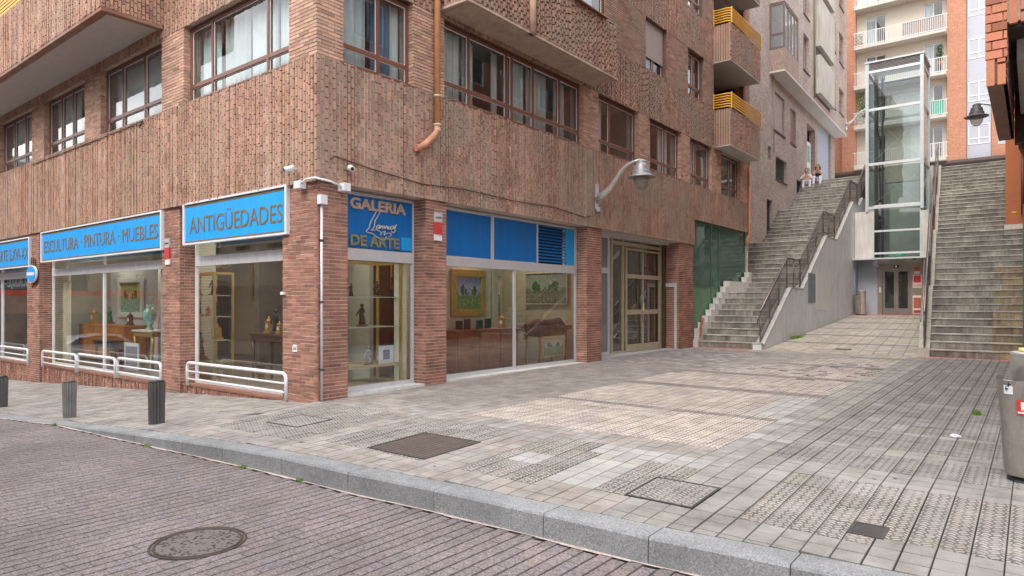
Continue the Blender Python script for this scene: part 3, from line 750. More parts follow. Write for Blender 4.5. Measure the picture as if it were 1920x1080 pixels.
# ---- street-side balcony (upper left)
bb = MB(); FBAL = Fr((0, -1.2), (-1, 0), (0, -1))
soldier(bb, FBAL, 5.2, 22, 7.42, 8.85, .1, zg=.02, mort=True); soldier(bb, Fr((-5.2, 0), (0, -1), (1, 0)), .1, 1.3, 7.42, 8.85, 0)
o = bb.build('balcony_parapet', [m_brick, m_mortar], BLD)
b = MB(); b.box(-22, -5.23, -1.28, -1.15, 7.44, 8.84); b.box(-5.35, -5.23, -1.2, -.1, 7.44, 8.84); b.build('parapet_core', m_mortar, BLD)
b = MB(); b.box(-22, -5.19, -1.3, -1.14, 7.34, 7.42, (.75, .6, .55)); b.box(-5.34, -5.19, -1.14, -.12, 7.34, 7.42, (.75, .6, .55)); b.build('balcony_edge', m_brickB, BLD)
b = MB(); b.box(-22, -5.345, -1.135, -.13, 7.38, 7.46); b.build('balcony_soffit', m_plaster, BLD)
b = MB()
for k in range(7): b.box(-22, -6.8, -1.27, -1.22, 8.92 + k * .09, 8.965 + k * .09)
for x in (-7, -9.5, -12, -14.5): b.box(x, x + .05, -1.24, -1.18, 8.85, 9.6)
b.build('balcony_rail', m_yellow, BLD)
# ---- two side balconies with yellow rails
def loggia(zb):
    zt = zb + 1.33; q = MB(); fr = Fr((.62, 0), (0, 1), (1, 0))
    soldier(q, fr, 16.75, 20.0, zb + .05, zt, .1, zg=.045, L=.17)
    soldier(q, Fr((0, 16.75), (1, 0), (0, -1)), .1, .72, zb + .05, zt, 0, pitch=.085, gap=.03, lo=1.1, hi=1.35, L=1.5)
    pr = q.build('balcony_parapet', m_brickB, BLD)
    b = MB(); b.box(.60, .70, 16.78, 20.0, zb + .06, zt - .01); b.box(.1, .6, 16.78, 16.88, zb + .06, zt - .01); b.build('parapet_core', m_mortard, pr)
    b = MB(); b.box(-1.3, .72, 16.76, 20.0, zb, zb + .05, (.95, .95, .95)); b.build('balcony_soffit', m_plaster, BLD)
    b = MB()
    for k in range(6):
        z = zt + .07 + k * .09
        b.tube([(.12, 16.72, z), (.62, 16.72, z), (.74, 16.82, z), (.74, 20.0, z)], .026, 6)
    for p_ in ((.12, 16.73), (.74, 16.8), (.74, 18.4), (.74, 19.97)): b.bar((p_[0], p_[1], zt), (p_[0], p_[1], zt + .58), .04, .04)
    b.build('balcony_rail', m_yellow, BLD)
    # recess
    r = MB(); r.box(-1.4, -1.3, 16.7, 20.5, zb + .05, zb + 2.95); r.box(-1.3, .08, 16.62, 16.75, zb + .05, zb + 2.95); r.box(-1.3, .08, 20.05, 20.5, zb + .05, zb + 2.95); r.build('loggia_wall', M('loggia_shade', (.07, .05, .042), .8), BLD)  # dark wall colour paints in the shade of a deeper recess
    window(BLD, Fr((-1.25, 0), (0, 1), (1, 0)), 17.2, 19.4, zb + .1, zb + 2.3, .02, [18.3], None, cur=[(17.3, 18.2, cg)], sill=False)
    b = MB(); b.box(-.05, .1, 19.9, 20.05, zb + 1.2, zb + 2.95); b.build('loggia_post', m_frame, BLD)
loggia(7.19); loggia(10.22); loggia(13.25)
b = MB(); b.fbox(FB, 20.0, 20.6, -.3, .1, 7.3, 17.3); b.fbox(FB, -.1, 20.6, -.3, .1, 16.2, 17.3); b.build('upper_wall', MATS['brick_wall_tex'], BLD)

# ---- shopfronts, street side
def shopfront(fr, a0, a1, z0, muls, upm=True, d=-.25, beam=(2.36, 2.56), top=3.56, fm=None, glass=None):
    fm = fm or m_white; b = MB(); j = .055
    b.fbox(fr, a0, a1, d - .06, d, z0, z0 + .07); b.fbox(fr, a0, a1, d - .06, d, top - .05, top)
    b.fbox(fr, a0, a0 + j, d - .06, d, z0 + .07, top - .05); b.fbox(fr, a1 - j, a1, d - .06, d, z0 + .07, top - .05)
    b.fbox(fr, a0 + j, a1 - j, d - .07, d + .02, beam[0], beam[1])
    for x in muls: b.fbox(fr, x - .03, x + .03, d - .055, d + .004, z0 + .07, beam[0]); upm and b.fbox(fr, x - .03, x + .03, d - .055, d + .004, beam[1], top - .05)
    o = b.build('shop_window', fm, BLD)
    g = MB(); g.fbox(fr, a0 + .04, a1 - .04, d - .04, d - .03, z0 + .04, beam[0] + .01); g.build('pane', m_shopglass, o)
    return o
o = shopfront(FA, .95, 4.58, -.05, []); g = MB(); g.fbox(FA, 1.0, 4.5, -.29, -.28, 2.57, 3.5); g.build('transom_pane', m_shopglass, o)
o = shopfront(FA, 5.4, 12.84, -.14, [9.25]); g = MB(); g.fbox(FA, 5.45, 12.8, -.29, -.28, 2.57, 3.5); g.build('transom_pane', m_shopglass, o)
o = shopfront(FA, 13.9, 20.78, -.2, [17.4]); g = MB(); g.fbox(FA, 13.95, 20.7, -.29, -.28, 2.57, 3.5); g.build('transom_pane', m_shopglass, o)
# side of the gallery
o = shopfront(FB, .57, 2.37, .06, [], fm=m_alu)
b = MB(); b.fbox(FB, .62, 2.32, -.28, -.255, 2.57, 3.5); build_each(b, 'blue_panel', m_panelblue, o)
o = shopfront(FB, 2.97, 8.18, .06, [5.55], False, fm=m_alu)
b = MB(); b.fbox(FB, 3.02, 4.68, -.28, -.255, 2.57, 3.5); b.fbox(FB, 4.78, 6.40, -.28, -.255, 2.57, 3.5); build_each(b, 'blue_panel', m_panelblue, o)
b = MB(); b.fbox(FB, 4.68, 4.78, -.27, -.24, 2.56, 3.51); b.fbox(FB, 6.40, 6.45, -.27, -.24, 2.56, 3.51); b.fbox(FB, 8.07, 8.13, -.27, -.24, 2.56, 3.51); build_each(b, 'panel_divider', m_alu, o)
b = MB()
for k in range(12):
    z = 2.61 + k * .077; p = FB.pt
    b.hexa([p(6.46, -.29, z + .035), p(7.66, -.29, z + .035), p(7.66, -.245, z), p(6.46, -.245, z)], [p(6.46, -.29, z + .047), p(7.66, -.29, z + .047), p(7.66, -.245, z + .012), p(6.46, -.245, z + .012)])
b.fbox(FB, 6.46, 7.66, -.36, -.35, 2.57, 3.5, (.15, .15, .15)); b.build('louvre', M('louvre_blue', (.01, .17, .48), .4, var=.05, fine=0), o)
b = MB(); b.fbox(FB, 7.66, 8.07, -.28, -.255, 2.57, 3.5); b.build('light_blue_panel', M('panel_azure', (.012, .33, .74), .35, fine=0), o)
# stone threshold
b = MB(); b.fbox(FB, .56, 2.38, -.3, .03, -.05, .06); b.fbox(FB, 2.96, 8.19, -.3, .03, -.05, .06); b.build('threshold', m_conc, BLD)

# ---- portal
dr = MB()
def framebox(b, fr, a0, a1, z0, z1, d, w_=.06, dep=.06, mid=(), hz=()):
    b.fbox(fr, a0, a1, d - dep, d, z0, z0 + w_); b.fbox(fr, a0, a1, d - dep, d, z1 - w_, z1); b.fbox(fr, a0, a0 + w_, d - dep, d, z0 + w_, z1 - w_); b.fbox(fr, a1 - w_, a1, d - dep, d, z0 + w_, z1 - w_)
    xs_ = [a0 + w_] + [q for x in mid for q in (x - w_ / 2, x + w_ / 2)] + [a1 - w_]
    for x in mid: b.fbox(fr, x - w_ / 2, x + w_ / 2, d - dep, d - .002, z0 + w_, z1 - w_)
    for h, hh in hz:
        for q0, q1 in zip(xs_[::2], xs_[1::2]): b.fbox(fr, q0, q1, d - dep + .004, d - .004, h, h + hh)
b = MB(); framebox(b, FB, 9.0, 10.35, .1, 3.56, -.5, .09, .07, (), ((2.45, .16),)); b.fbox(FB, 9.06, 9.5, -.5, -.47, 2.49, 2.56, (.1, .1, .1)); do = b.build('side_door', m_alu, BLD)
b = MB(); b.fbox(FB, 9.07, 10.3, -.54, -.53, .15, 3.5); b.build('pane', glassmat('frosted_glass', (.55, .6, .62), .06, (1, 1, 1), 0, .5, (.30, .34, .37)), do)
m_champ = M('champagne_frame', (.52, .45, .32), .4, .3, var=.1, fine=.03)
b = MB(); framebox(b, FB, 10.42, 13.72, .1, 3.56, -.48, .07, .1, (11.15,), ((3.32, .1),)); framebox(b, FB, 11.25, 13.55, .12, 3.25, -.44, .055, .05, (12.35,), ((2.35, .12), (1.25, .14), (.12, .22)))
do = b.build('entrance_door', m_champ, BLD); b = MB(); b.fbox(FB, 10.5, 13.65, -.55, -.54, .15, 3.5); b.build('pane', glassmat('portal_glass', (.38, .38, .35), .14), do)
b = MB(); b.tube([(-.36, 12.2, 1.0), (-.36, 12.2, 1.6)], .018, 8); b.build('door_handle', m_brass, do)
b = MB(); b.fbox(FB, 13.72, 13.9, -.6, -.4, .05, 3.58); b.build('door_jamb', M('bronze_jamb', (.12, .085, .055), .4, .3), BLD)
b = MB(); b.fbox(FB, 8.95, 13.9, -1.0, .04, -.05, .11); b.build('entrance_step', M('marble_step', (.42, .43, .43), .5, var=.15, scale=2), BLD)
b = MB(); b.fbox(FB, 8.95, 13.9, -.6, .05, 3.56, 3.6); b.build('portal_soffit', m_plaster, BLD)
b = MB(); b.box(-.48, -.02, 13.862, 13.895, 2.12, 2.26); b.box(-.1, -.02, 13.862, 13.895, .1, 2.12); b.build('reflected_frame', m_concl, BLD)  # pale bars added for a mirrored door frame; the reveal is brick
b = MB(); b.box(-3, -.9, 8.95, 13.9, .0, .1); b.box(-3, -2.9, 8.9, 14, .1, 3.5); b.box(-3, -.6, 8.85, 8.95, .1, 3.5); b.box(-3, -.6, 13.9, 14, .1, 3.5); b.build('lobby_wall', M('lobby', (.32, .24, .17), .8), BLD)
# ---- green glazed wall beside the stairs
b = MB(); framebox(b, FB, 15.07, 20.45, 0, 4.44, -.02, .05, .05, (16.85, 17.6), ((2.15, .05),))
go = b.build('green_shopfront', M('green_frame', (.07, .16, .12), .4, .2), BLD)
b = MB(); b.fbox(FB, 15.1, 20.42, -.05, -.045, 2.2, 4.42); b.build('pane', m_greenglass, go)
b = MB(); b.fbox(FB, 15.1, 20.42, -.055, -.035, 0, 2.16); b.build('green_panel', M('green_panel', (.13, .25, .14), .5, var=.1, dirt=.15), go)
b = MB(); b.fbox(FB, 15.06, 20.5, -.06, .01, -.1, .1); b.build('panel_base', m_conc, go)
# ---- services on the facade
t = thing('downpipe', (.2, 2.55, 5), 'clay coloured downpipe with an elbow ending on the brick band above the gallery door', 'downpipe')
b = MB(); b.tube([(.2, 2.55, 12), (.2, 2.55, 4.98)], .062, 12); b.build('pipe', m_pipe, t)
b = MB(); b.tube([(.2, 2.55, 5.02), (.2, 2.53, 4.86), (.2, 2.4, 4.72), (.2, 2.2, 4.55), (.2, 2.08, 4.48), (.2, 1.99, 4.47)], .066, 12); b.build('elbow', M('clay_elbow', (.56, .26, .17), .5, var=.14, dirt=.3), t)
b = MB()
for z in (5.55, 5.0, 4.9): b.lathe([(.075, -.025), (.075, .025)], (.2, 2.55, z), 12, (1, 1, 1))
build_each(b, 'collar', M('clay_collar', (.50, .38, .28), .6), t)
t = thing('downpipe', (.12, 20.45, 5), 'thin rust-brown downpipe at the far edge of the brick building beside the green glass', 'downpipe')
b = MB(); b.tube([(.16, 20.42, 7.1), (.16, 20.42, 4.3), (.12, 20.3, 4.2), (.12, 20.25, 3.9)], .055, 10); b.build('pipe', m_pipe, t)
b = MB(); b.lathe([(.07, -.03), (.07, .03)], (.16, 20.42, 4.8), 10); b.build('collar', M('clay_collar', (.5, .38, .28)), t)
t = thing('cable_conduit', (.04, .04, 0), 'grey vertical cable conduit with a junction box on the brick corner', 'conduit')
b = MB(); b.tube([(.09, .0, 3.2), (.09, .0, .02)], .022, 8); b.build('pipe', m_alu, t)
b = MB(); b.box(.055, .15, -.06, .07, 3.2, 3.35); b.build('junction_box', m_white, t)
b = MB()
for z in (.5, 1.6, 2.6): b.box(.055, .12, -.03, .03, z, z + .03)
build_each(b, 'clip', m_dark, t)
def jbox(x, y, z, s, label):
    b = MB(); b.box(x - s, x + s, y - s * .8, y + s * .8, z, z + 1.5 * s); o = b.build('junction_box', m_white); bev(o, .01); return tag(o, label, 'junction box')
def bev(o, w_):
    m = o.modifiers.new('bevel', 'BEVEL'); m.width = w_; m.segments = 2; m.limit_method = 'ANGLE'
jbox(-.30, -.14, 3.47, .085, 'white junction box on the street side of the corner, nearest the yellow-lettered sign')
jbox(.15, .40, 3.45, .09, 'white junction box on the plaza side of the corner, beside the dark blue gallery sign')
b = MB(); b.tube([(-.22, -.16, 3.56), (-.05, -.18, 3.60), (.1, -.14, 3.61), (.17, .1, 3.58), (.17, .33, 3.53)], .018, 8); tag(b.build('cable', m_white), 'thick white cable bridging the two junction boxes round the corner', 'cable')
def camera_(loc, yaw, label):
    t = thing('security_camera', loc, label, 'security camera', 'cameras on the brick corner')
    b = MB(); x, y, z = loc; c, s = math.cos(yaw), math.sin(yaw)
    b.tube([(x, y, z), (x + .12 * c, y + .12 * s, z + .0)], .02, 8); b.build('bracket', m_white, t)
    b = MB(); b.tube([(x + .06 * c, y + .06 * s, z + .02), (x + .2 * c + .06 * s, y + .2 * s - .06 * c, z - .03)], [.05, .045], 12); b.build('housing', m_white, t)
    b = MB(); b.tube([(x + .2 * c + .06 * s, y + .2 * s - .06 * c, z - .03), (x + .21 * c + .064 * s, y + .21 * s - .064 * c, z - .033)], .03, 10); b.build('lens', m_black, t)
camera_((-.38, -.14, 3.80), -math.pi / 2, 'small white security camera above the box on the street side of the corner')
camera_((.14, .48, 3.84), 0, 'small white security camera above the blue gallery sign')
def alarm(fr, a, z, label):
    t = thing('alarm_plate', fr.pt(a, .02, z), label, 'alarm plate', 'alarm plates on the brick piers')
    b = MB(); b.fbox(fr, a, a + .2, .056, .09, z + .24, z + .42); b.build('top_plate', m_alu, t)
    b = MB(); b.fbox(fr, a, a + .2, .056, .09, z, z + .24); b.build('red_plate', M('alarm_red', (.52, .05, .06), .5, fine=0), t)
    b = MB(); b.fbox(fr, a, a + .2, .056, .08, z - .12, z); b.build('lower_plate', m_white, t)
    text('ALARMA', .05, .002, m_black, t, 'lettering', fr, a + (.01 if fr is FB else .19), .094, z + .31, .9)
alarm(FB, 2.60, 2.93, 'red and grey alarm plate on the pier beside the blue gallery sign')
alarm(FA, 5.0, 2.52, 'red and white alarm plate on the pier between the two big street signs')
b = MB(); b.fbox(FA, .5, .62, .055, .07, .78, .9); o = b.build('house_number_plate', m_white); tag(o, 'small white number plate low on the street corner pier', 'number plate')
text('14', .08, .002, m_black, o, 'numerals', FA, .6, .073, .81)
b = MB(); b.fbox(FA, .84, .93, .055, .10, 1.74, 1.79); tag(b.build('bell_button', m_white), 'little white bell button at eye height on the pier right of the antiques window', 'bell')

b = MB(); b.tube([(.125, .15, 3.95), (.125, .22, 4.02), (.125, 1.0, 3.93), (.125, 2.2, 3.84), (.125, 3.4, 3.90), (.125, 5.0, 3.86), (.125, 6.6, 3.90), (.125, 8.0, 3.80), (.125, 8.25, 3.86)], .011, 6); tag(b.build('cable', M('cable_brown', (.09, .06, .05), .7)), 'thin dark cable stapled along the plaza side brick band', 'cable')
b = MB(); b.tube([(-6.3, -.13, 5.45), (-6.1, -.14, 5.66 - .1), (-8.4, -.13, 5.54), (-13.2, -.13, 5.52)], .012, 6); tag(b.build('cable', M('cable_brown', (.09, .06, .05), .7)), 'thin cable running under the first-floor street windows', 'cable')

# ================================================================== SIGNS
def street_sign(a0, a1, z0, z1, txt, size, ta, sx, label, z):
    t = thing('shop_sign', FA.pt((a0 + a1) / 2, .1, z0), label, 'shop sign', 'blue signs over the street windows')
    w_ = .055; d0, d1 = .02, .12; b = MB()
    b.fbox(FA, a0, a1, d0, d1, z1 - w_ + .02, z1); b.fbox(FA, a0, a1, d0, d1, z0, z0 + w_ - .02); b.fbox(FA, a0, a0 + w_, d0, d1, z0 + w_ - .02, z1 - w_ + .02); b.fbox(FA, a1 - w_, a1, d0, d1, z0 + w_ - .02, z1 - w_ + .02)
    b.build('frame', m_white, t)
    b = MB(); b.fbox(FA, a0 + w_, a1 - w_, d0, d1 - .035, z0 + .05, z1 - .05); b.build('panel', m_signblue, t)
    b = MB(); b.fbox(FA, a0 + w_, a1 - w_, d1 - .035, d1 - .03, z1 - .085, z1 - .05); b.fbox(FA, a0 + w_, a1 - w_, d1 - .035, d1 - .03, z0 + .05, z0 + .075); build_each(b, 'gold_edge', m_gold, t)
    text(txt, size, .003, m_gold, t, 'lettering', FA, ta, d1 - .03, z, sx, bold=0, align='RIGHT' if 'XVI' in txt else 'LEFT')
    return t
street_sign(.72, 4.35, 2.76, 3.6, 'ANTIGÜEDADES', .46, 4.12, .96, 'blue sign with gold word ANTIGÜEDADES nearest the building corner', 2.98)
street_sign(5.28, 12.56, 2.72, 3.56, 'ESCULTURA · PINTURA · MUEBLES', .46, 12.38, .985, 'long blue sign reading ESCULTURA PINTURA MUEBLES over the wide window', 2.98)
street_sign(13.5, 20.6, 2.64, 3.50, 'ARTE S.XVI-XX', .50, 13.66, .86, 'blue sign ending in S.XVI-XX, leftmost over the street', 2.88)
# gallery sign with letters on the blue panel
t = thing('gallery_sign', (-.25, 1.4, 2.6), 'dark blue gallery sign with bronze block letters and a script name at the corner', 'shop sign')
b = MB(); b.fbox(FB, .64, 2.30, -.254, -.235, 2.58, 3.49); b.build('panel', m_panelblue, t)
text('GALERIA', .26, .015, m_copper, t, 'block_letters', FB, .80, -.215, 3.27, 1.27, bold=.010)
text('DE ARTE', .26, .015, M('verdigris_letters', (.26, .27, .17), .45, .3, var=.25, scale=9), t, 'block_letters', FB, .80, -.215, 2.62, 1.13, bold=.010)
sc = MB()
def stroke(pts, r=.011, k=8):
    P = [Vector(p) for p in pts]; out = []
    Q = [P[0]] + P + [P[-1]]
    for i in range(1, len(Q) - 2):
        for s_ in range(k):
            u = s_ / k; p0, p1, p2, p3 = Q[i - 1:i + 3]
            out.append(.5 * ((2 * p1) + (-p0 + p2) * u + (2 * p0 - 5 * p1 + 4 * p2 - p3) * u * u + (-p0 + 3 * p1 - 3 * p2 + p3) * u ** 3))
    out.append(P[-1])
    # picture plane -> facade: px 0..1210 over a .55..2.1 , py rows
    W = []
    for p in out:
        a = .72 + (p.x - 60) / 1050 * 1.60; zz = 3.52 - (p.y - 35 - (p.x - 60) * .125) / 900 * 1.0
        W.append(FB.pt(a, -.21, zz))
    sc.tube(W, r, 6)
stroke([(505, 315), (450, 430), (405, 530), (395, 585), (350, 655), (430, 680), (520, 750), (590, 790), (640, 775), (660, 740)])
stroke([(565, 320), (510, 430), (480, 490), (470, 575), (430, 630), (500, 625), (560, 655), (580, 690), (560, 705)])
stroke([(545, 545), (510, 570), (505, 600), (535, 600), (560, 550), (555, 605), (590, 560), (600, 605), (625, 560), (635, 610), (665, 560), (675, 610), (700, 570), (690, 615), (730, 600)])
stroke([(755, 560), (725, 590), (735, 625), (765, 600), (780, 560), (785, 620), (820, 540), (795, 610), (800, 650), (765, 675), (740, 650)])
stroke([(590, 670), (640, 650), (620, 710), (660, 690), (700, 680), (735, 690), (725, 730), (700, 735)], .008)
sc.build('script_lettering', M('brushed_letters', (.62, .60, .52), .35, .4, fine=0), t)
b = MB(); b.fbox(FB, 2.02, 2.28, -.234, -.225, 2.6, 2.84); b.build('light_blue_plate', MATS['panel_azure'], t)
# round hanging sign
t = thing('round_sign', (-13.3, -.1, 2.5), 'small round blue sign with wrought ornament on the pier below the street signs', 'sign')
b = MB(); c0 = FA.pt(13.2, .09, 2.42)
def disc(mb, c, r, d0, d1, n=28, sz=1): 
    P0 = [(c[0] + r * math.cos(2 * math.pi * i / n), c[1] - d0, c[2] + r * sz * math.sin(2 * math.pi * i / n)) for i in range(n)]; P1 = [(p[0], c[1] - d1, p[2]) for p in P0]
    i = len(mb.v); mb.v += P0 + P1
    for k in range(n): mb.face((i + k, i + (k + 1) % n, i + n + (k + 1) % n, i + n + k), (1, 1, 1))
    mb.face(tuple(range(i, i + n)), (1, 1, 1)); mb.face(tuple(range(i + n, i + 2 * n))[::-1], (1, 1, 1))
disc(b, c0, .40, .02, .06, sz=.62); b.build('rim', m_white, t)
b = MB(); disc(b, c0, .36, .06, .075, sz=.6); b.build('disc', m_signblue, t)
b = MB(); b.fbox(FA, 12.9, 13.5, .165, .17, 2.38, 2.47); b.build('white_band', m_white, t)
b = MB()
for k in range(5): b.tube([(c0[0] + .1 * math.sin(q * .9 + k), c0[1] - .03, c0[2] + .25 + .05 * k + .03 * math.cos(q * .9 + k)) for q in range(8)], .014, 6)
b.tube([(c0[0], c0[1] - .02, c0[2] - .24), (c0[0], c0[1] - .02, c0[2] - .4)], [.05, .01], 8); b.build('ornament', M('wrought_iron', (.16, .07, .03), .5, .4), t)
# banner in the third window
t = thing('sale_banner', FA.pt(15, -.3, 2.3), 'white lettered sale banner hanging behind the leftmost street window', 'banner')
b = MB(); b.fbox(FA, 14.1, 20, -.36, -.34, 2.05, 2.5); b.build('cloth', M('banner_grey', (.16, .15, .17), .8), t)
text('LIQUIDACION - LIQUIDACION', .46, .004, m_white, t, 'lettering', FA, 19.8, -.335, 2.12, .78, bold=.012)

# ================================================================== WINDOW GUARDS
def guard(a0, a1, zb, zt, label):
    t = thing('window_guard', FA.pt((a0 + a1) / 2, .06, zb), label, 'guard rail', 'white guard rails along the street windows')
    d = .07; r = .032; rc = .10; P = FA.pt
    pts = [P(a0, d, zb)] + [P(a0 + rc - rc * math.cos(q), d, zt - rc + rc * math.sin(q)) for q in (0, .4, .8, 1.2, 1.57)] + [P(a1 - rc + rc * math.sin(q), d, zt - rc + rc * math.cos(q)) for q in (0, .4, .8, 1.2, 1.57)] + [P(a1, d, zb)]
    b = MB(); b.tube(pts, r, 10); b.build('hoop', m_white, t)
    for f in (.28, .62):
        z = zb + (zt - zb) * f; b = MB(); b.tube([P(a0, d, z), P(a1, d, z)], .019, 8); b.build('bar', m_white, t)
guard(.80, 4.25, -.05, .40, 'long white tubular guard rail in front of the antiques window')
guard(5.40, 7.58, -.14, .32, 'white tubular guard rail, rightmost of the three under the long sign')
guard(7.72, 9.98, -.16, .30, 'white tubular guard rail, middle of the three under the long sign')
guard(10.1, 12.55, -.18, .27, 'white tubular guard rail, leftmost of the three under the long sign')
guard(13.75, 16.4, -.22, .25, 'white tubular guard rail past the second pier at the left edge')
guard(16.55, 19.2, -.24, .22, 'white tubular guard rail at the far left end of the street windows')

# ================================================================== BOLLARDS
def bollard(x, y, z, h, r, label, k):
    t = thing('bollard', (x, y, z), label, 'bollard', 'fluted bollards along the kerb')
    n = 48; b = MB(); rings = []
    for zz, sc_ in ((-.05, .9), (.0, .9), (.03, .94), (h * .5, .97), (h - .03, 1.03), (h, 1.0)):
        i = len(b.v); rings.append(i)
        for j in range(n):
            fl = 1 - .17 * (0.5 + .5 * math.cos(j * 2 * math.pi / n * 16)) ** 2
            a = 2 * math.pi * j / n; b.v.append((x + r * sc_ * fl * math.cos(a), y + r * sc_ * fl * math.sin(a), z + zz))
    for i0, i1 in zip(rings, rings[1:]):
        for j in range(n): b.face((i0 + j, i0 + (j + 1) % n, i1 + (j + 1) % n, i1 + j), (k, k, k))
    b.face(tuple(rings[-1] + j for j in range(n)), (k, k, k)); b.build('post', M('bollard_grey', (.17, .165, .165), .6, .3, var=.12, fine=.06, dirt=.12), t)
    b = MB(); b.lathe([(.001, h), (r * .93, h), (r * .90, h + .018), (.001, h + .022)], (x, y, z), 24, (k * .8,) * 3); b.build('cap', m_dark, t)
bollard(-1.0, -2.1, -.205, .64, .117, 'tall dark fluted bollard, the nearest to the brick corner', .62)
bollard(-3.35, -2.45, -.27, .56, .104, 'pale grey fluted bollard standing near the flush end of the kerb', 1.5)
bollard(-6.72, -2.5, -.42, .57, .105, 'fluted bollard cut by the left edge of the picture', .8)

# ================================================================== LITTER BINS
def bin_(loc, yaw, label, stickers=False):
    t = thing('litter_bin', (0, 0, 0), label, 'litter bin', 'stainless steel litter bins')
    b = MB(); b.lathe([(.18, .0), (.18, .045), (.185, .05), (.19, .06), (.19, 1.13), (.195, 1.135), (.195, 1.15), (.17, 1.155), (.001, 1.155)], (0, 0, 0), 32); b.build('body', m_steel, t)
    b = MB(); b.smooth = True; n = 14; prof = ((.06, .18, .19), (.2, .185, .205), (.55, .19, .22), (.8, .195, .245), (.95, .20, .26)); rings = []
    for z, r, off in prof:
        i = len(b.v); rings.append(i)
        for j in range(n + 1):
            a = math.pi / 2 + math.pi * j / n; b.v.append((r * math.cos(a) * 1.0 - (off - .1), r * math.sin(a), z + (.04 * math.cos(a) if z > .9 else 0)))
    for i0, i1 in zip(rings, rings[1:]):
        for j in range(n): b.face((i0 + j, i0 + j + 1, i1 + j + 1, i1 + j), (1, 1, 1))
    b.build('hopper', M('steel_brown', (.34, .315, .29), .42, .55, var=.2, scale=6, streak=.2, world=False), t)
    b = MB(); b.lathe([(.001, .0), (.14, .0), (.14, .02), (.001, .02)], (-.145, 0, .82), 20, smooth=False); b.build('opening', m_black, t)
    b = MB(); b.lathe([(.20, -.02), (.20, .02), (.18, .03)], (-.02, 0, 0), 28, sx=1.05); b.build('foot', m_dark, t)
    if stickers:
        def decal(a0, a1, z0, z1, lift, m, nm):
            q = MB(); k = 6
            def sp(a, z):
                u = (z - .2) / .75; rr = .185 + .013 * u + lift; off = .205 + .05 * u
                return (rr * math.cos(a) - (off - .1), rr * math.sin(a), z)
            for j in range(k):
                p, c = a0 + (a1 - a0) * j / k, a0 + (a1 - a0) * (j + 1) / k
                q.poly([sp(p, z0), sp(c, z0), sp(c, z1), sp(p, z1)])
            return q.build(nm, m, t)
        decal(3.45, 4.25, .62, .745, .005, M('sticker_red', (.55, .04, .03), .5, fine=0), 'red_sticker')
        decal(3.62, 3.98, .66, .73, .007, m_white, 'sticker_emblem'); decal(3.5, 4.1, .63, .645, .007, m_white, 'sticker_line')
        decal(2.95, 3.35, .79, .915, .005, m_white, 'white_sticker')
        for z_ in (.83, .87): decal(3.03 + (z_ - .83) * 3, 3.17 + (z_ - .83) * 3, z_, z_ + .012, .007, m_black, 'arrow_mark'); decal(3.06 + (z_ - .83) * 3, 3.10 + (z_ - .83) * 3, z_ - .015, z_ + .03, .008, m_black, 'arrow_mark')
    t.location = loc; t.rotation_euler.z = yaw
    return t
YB = math.pi * .08
bin0 = bin_((9.20, 1.02, 0.005), .95, 'large stainless litter bin with red and white stickers at the right edge', True)
b1 = bin_((2.72, 28.6, 1.03), .6, 'distant stainless litter bin against the concrete wall by the lift')
b = MB(); b.lathe([(.001, 0), (.1, 0), (.1, .03), (.001, .035)], (9.17, 1.0, 1.163), 16); tag(b.build('food_tray', M('tray_yellow', (.75, .7, .25), .6)), 'flat yellowish food tray lying on top of the near bin', 'food tray')

# ================================================================== STAIRS
FL = [(15.2, 18.3, .1, 2.0, 9), (19.9, 23.5, 2.0, 4.25, 11), (25.4, 28.7, 4.25, 6.3, 10), (30.2, 33.8, 6.3, 8.5, 11)]
def profz(y):
    for y0, y1, z0, z1, n in FL:
        if y < y0: return z0
        if y <= y1: return z0 + (z1 - z0) * (y - y0) / (y1 - y0)
    return 8.5
def steps():
    out = []; 
    for y0, y1, z0, z1, n in FL:
        tr = (y1 - y0) / n; rs = (z1 - z0) / n
        for i in range(n): out.append((y0 + i * tr, y0 + (i + 1) * tr, z0 + (i + 1) * rs, rs))
    # extend last tread of each flight across the landing
    res = []
    for k, (a, c, z, r) in enumerate(out):
        nx = out[k + 1][0] if k + 1 < len(out) else 34.6
        res.append((a, nx, z, r))
    return res
def staircase(name, label, xl, xr):
    t = thing(name, ((xl(15.2) + xr(15.2)) / 2, 15.2, .1), label, 'staircase', 'long outdoor concrete stairs')
    b = MB(); tr = MB()
    for a, c, z, r in steps():
        n = random.choice((3, 3, 4)); 
        L0, L1, R0, R1 = xl(a), xl(c), xr(a), xr(c)
        for q in range(n):
            u, v_ = q / n, (q + 1) / n; k = random.uniform(.75, 1.2); g = (k, k, k)
            if L0 > 5 and q == n - 1 and z < 3: g = (k * 1.3, k * 1.08, k * .8)
            elif L0 > 5 and z > 3.5: g = (k * .85, k * .87, k * .86)
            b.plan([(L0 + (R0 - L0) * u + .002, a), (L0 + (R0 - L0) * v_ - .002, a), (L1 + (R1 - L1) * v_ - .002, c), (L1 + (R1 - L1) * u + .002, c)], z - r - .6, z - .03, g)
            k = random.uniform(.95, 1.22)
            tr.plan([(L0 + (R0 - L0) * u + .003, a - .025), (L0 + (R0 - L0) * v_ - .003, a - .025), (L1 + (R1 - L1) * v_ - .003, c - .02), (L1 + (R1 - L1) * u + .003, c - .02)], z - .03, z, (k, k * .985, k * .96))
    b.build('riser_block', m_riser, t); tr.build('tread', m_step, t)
    return t
W2X = lambda y: -.8 - .031 * (y - 20.6)
staircase('staircase', 'left flight of weathered concrete stairs climbing beside the brick building', lambda y: (.22 if y < 20.4 else W2X(y) + .02), lambda y: 2.07)
RXL = lambda y: 6.9 - .078 * (y - 15.2)
staircase('staircase', 'right flight of grey stained concrete stairs beside the orange pier', RXL, lambda y: 9.0 if y < 23.4 else 8.9)
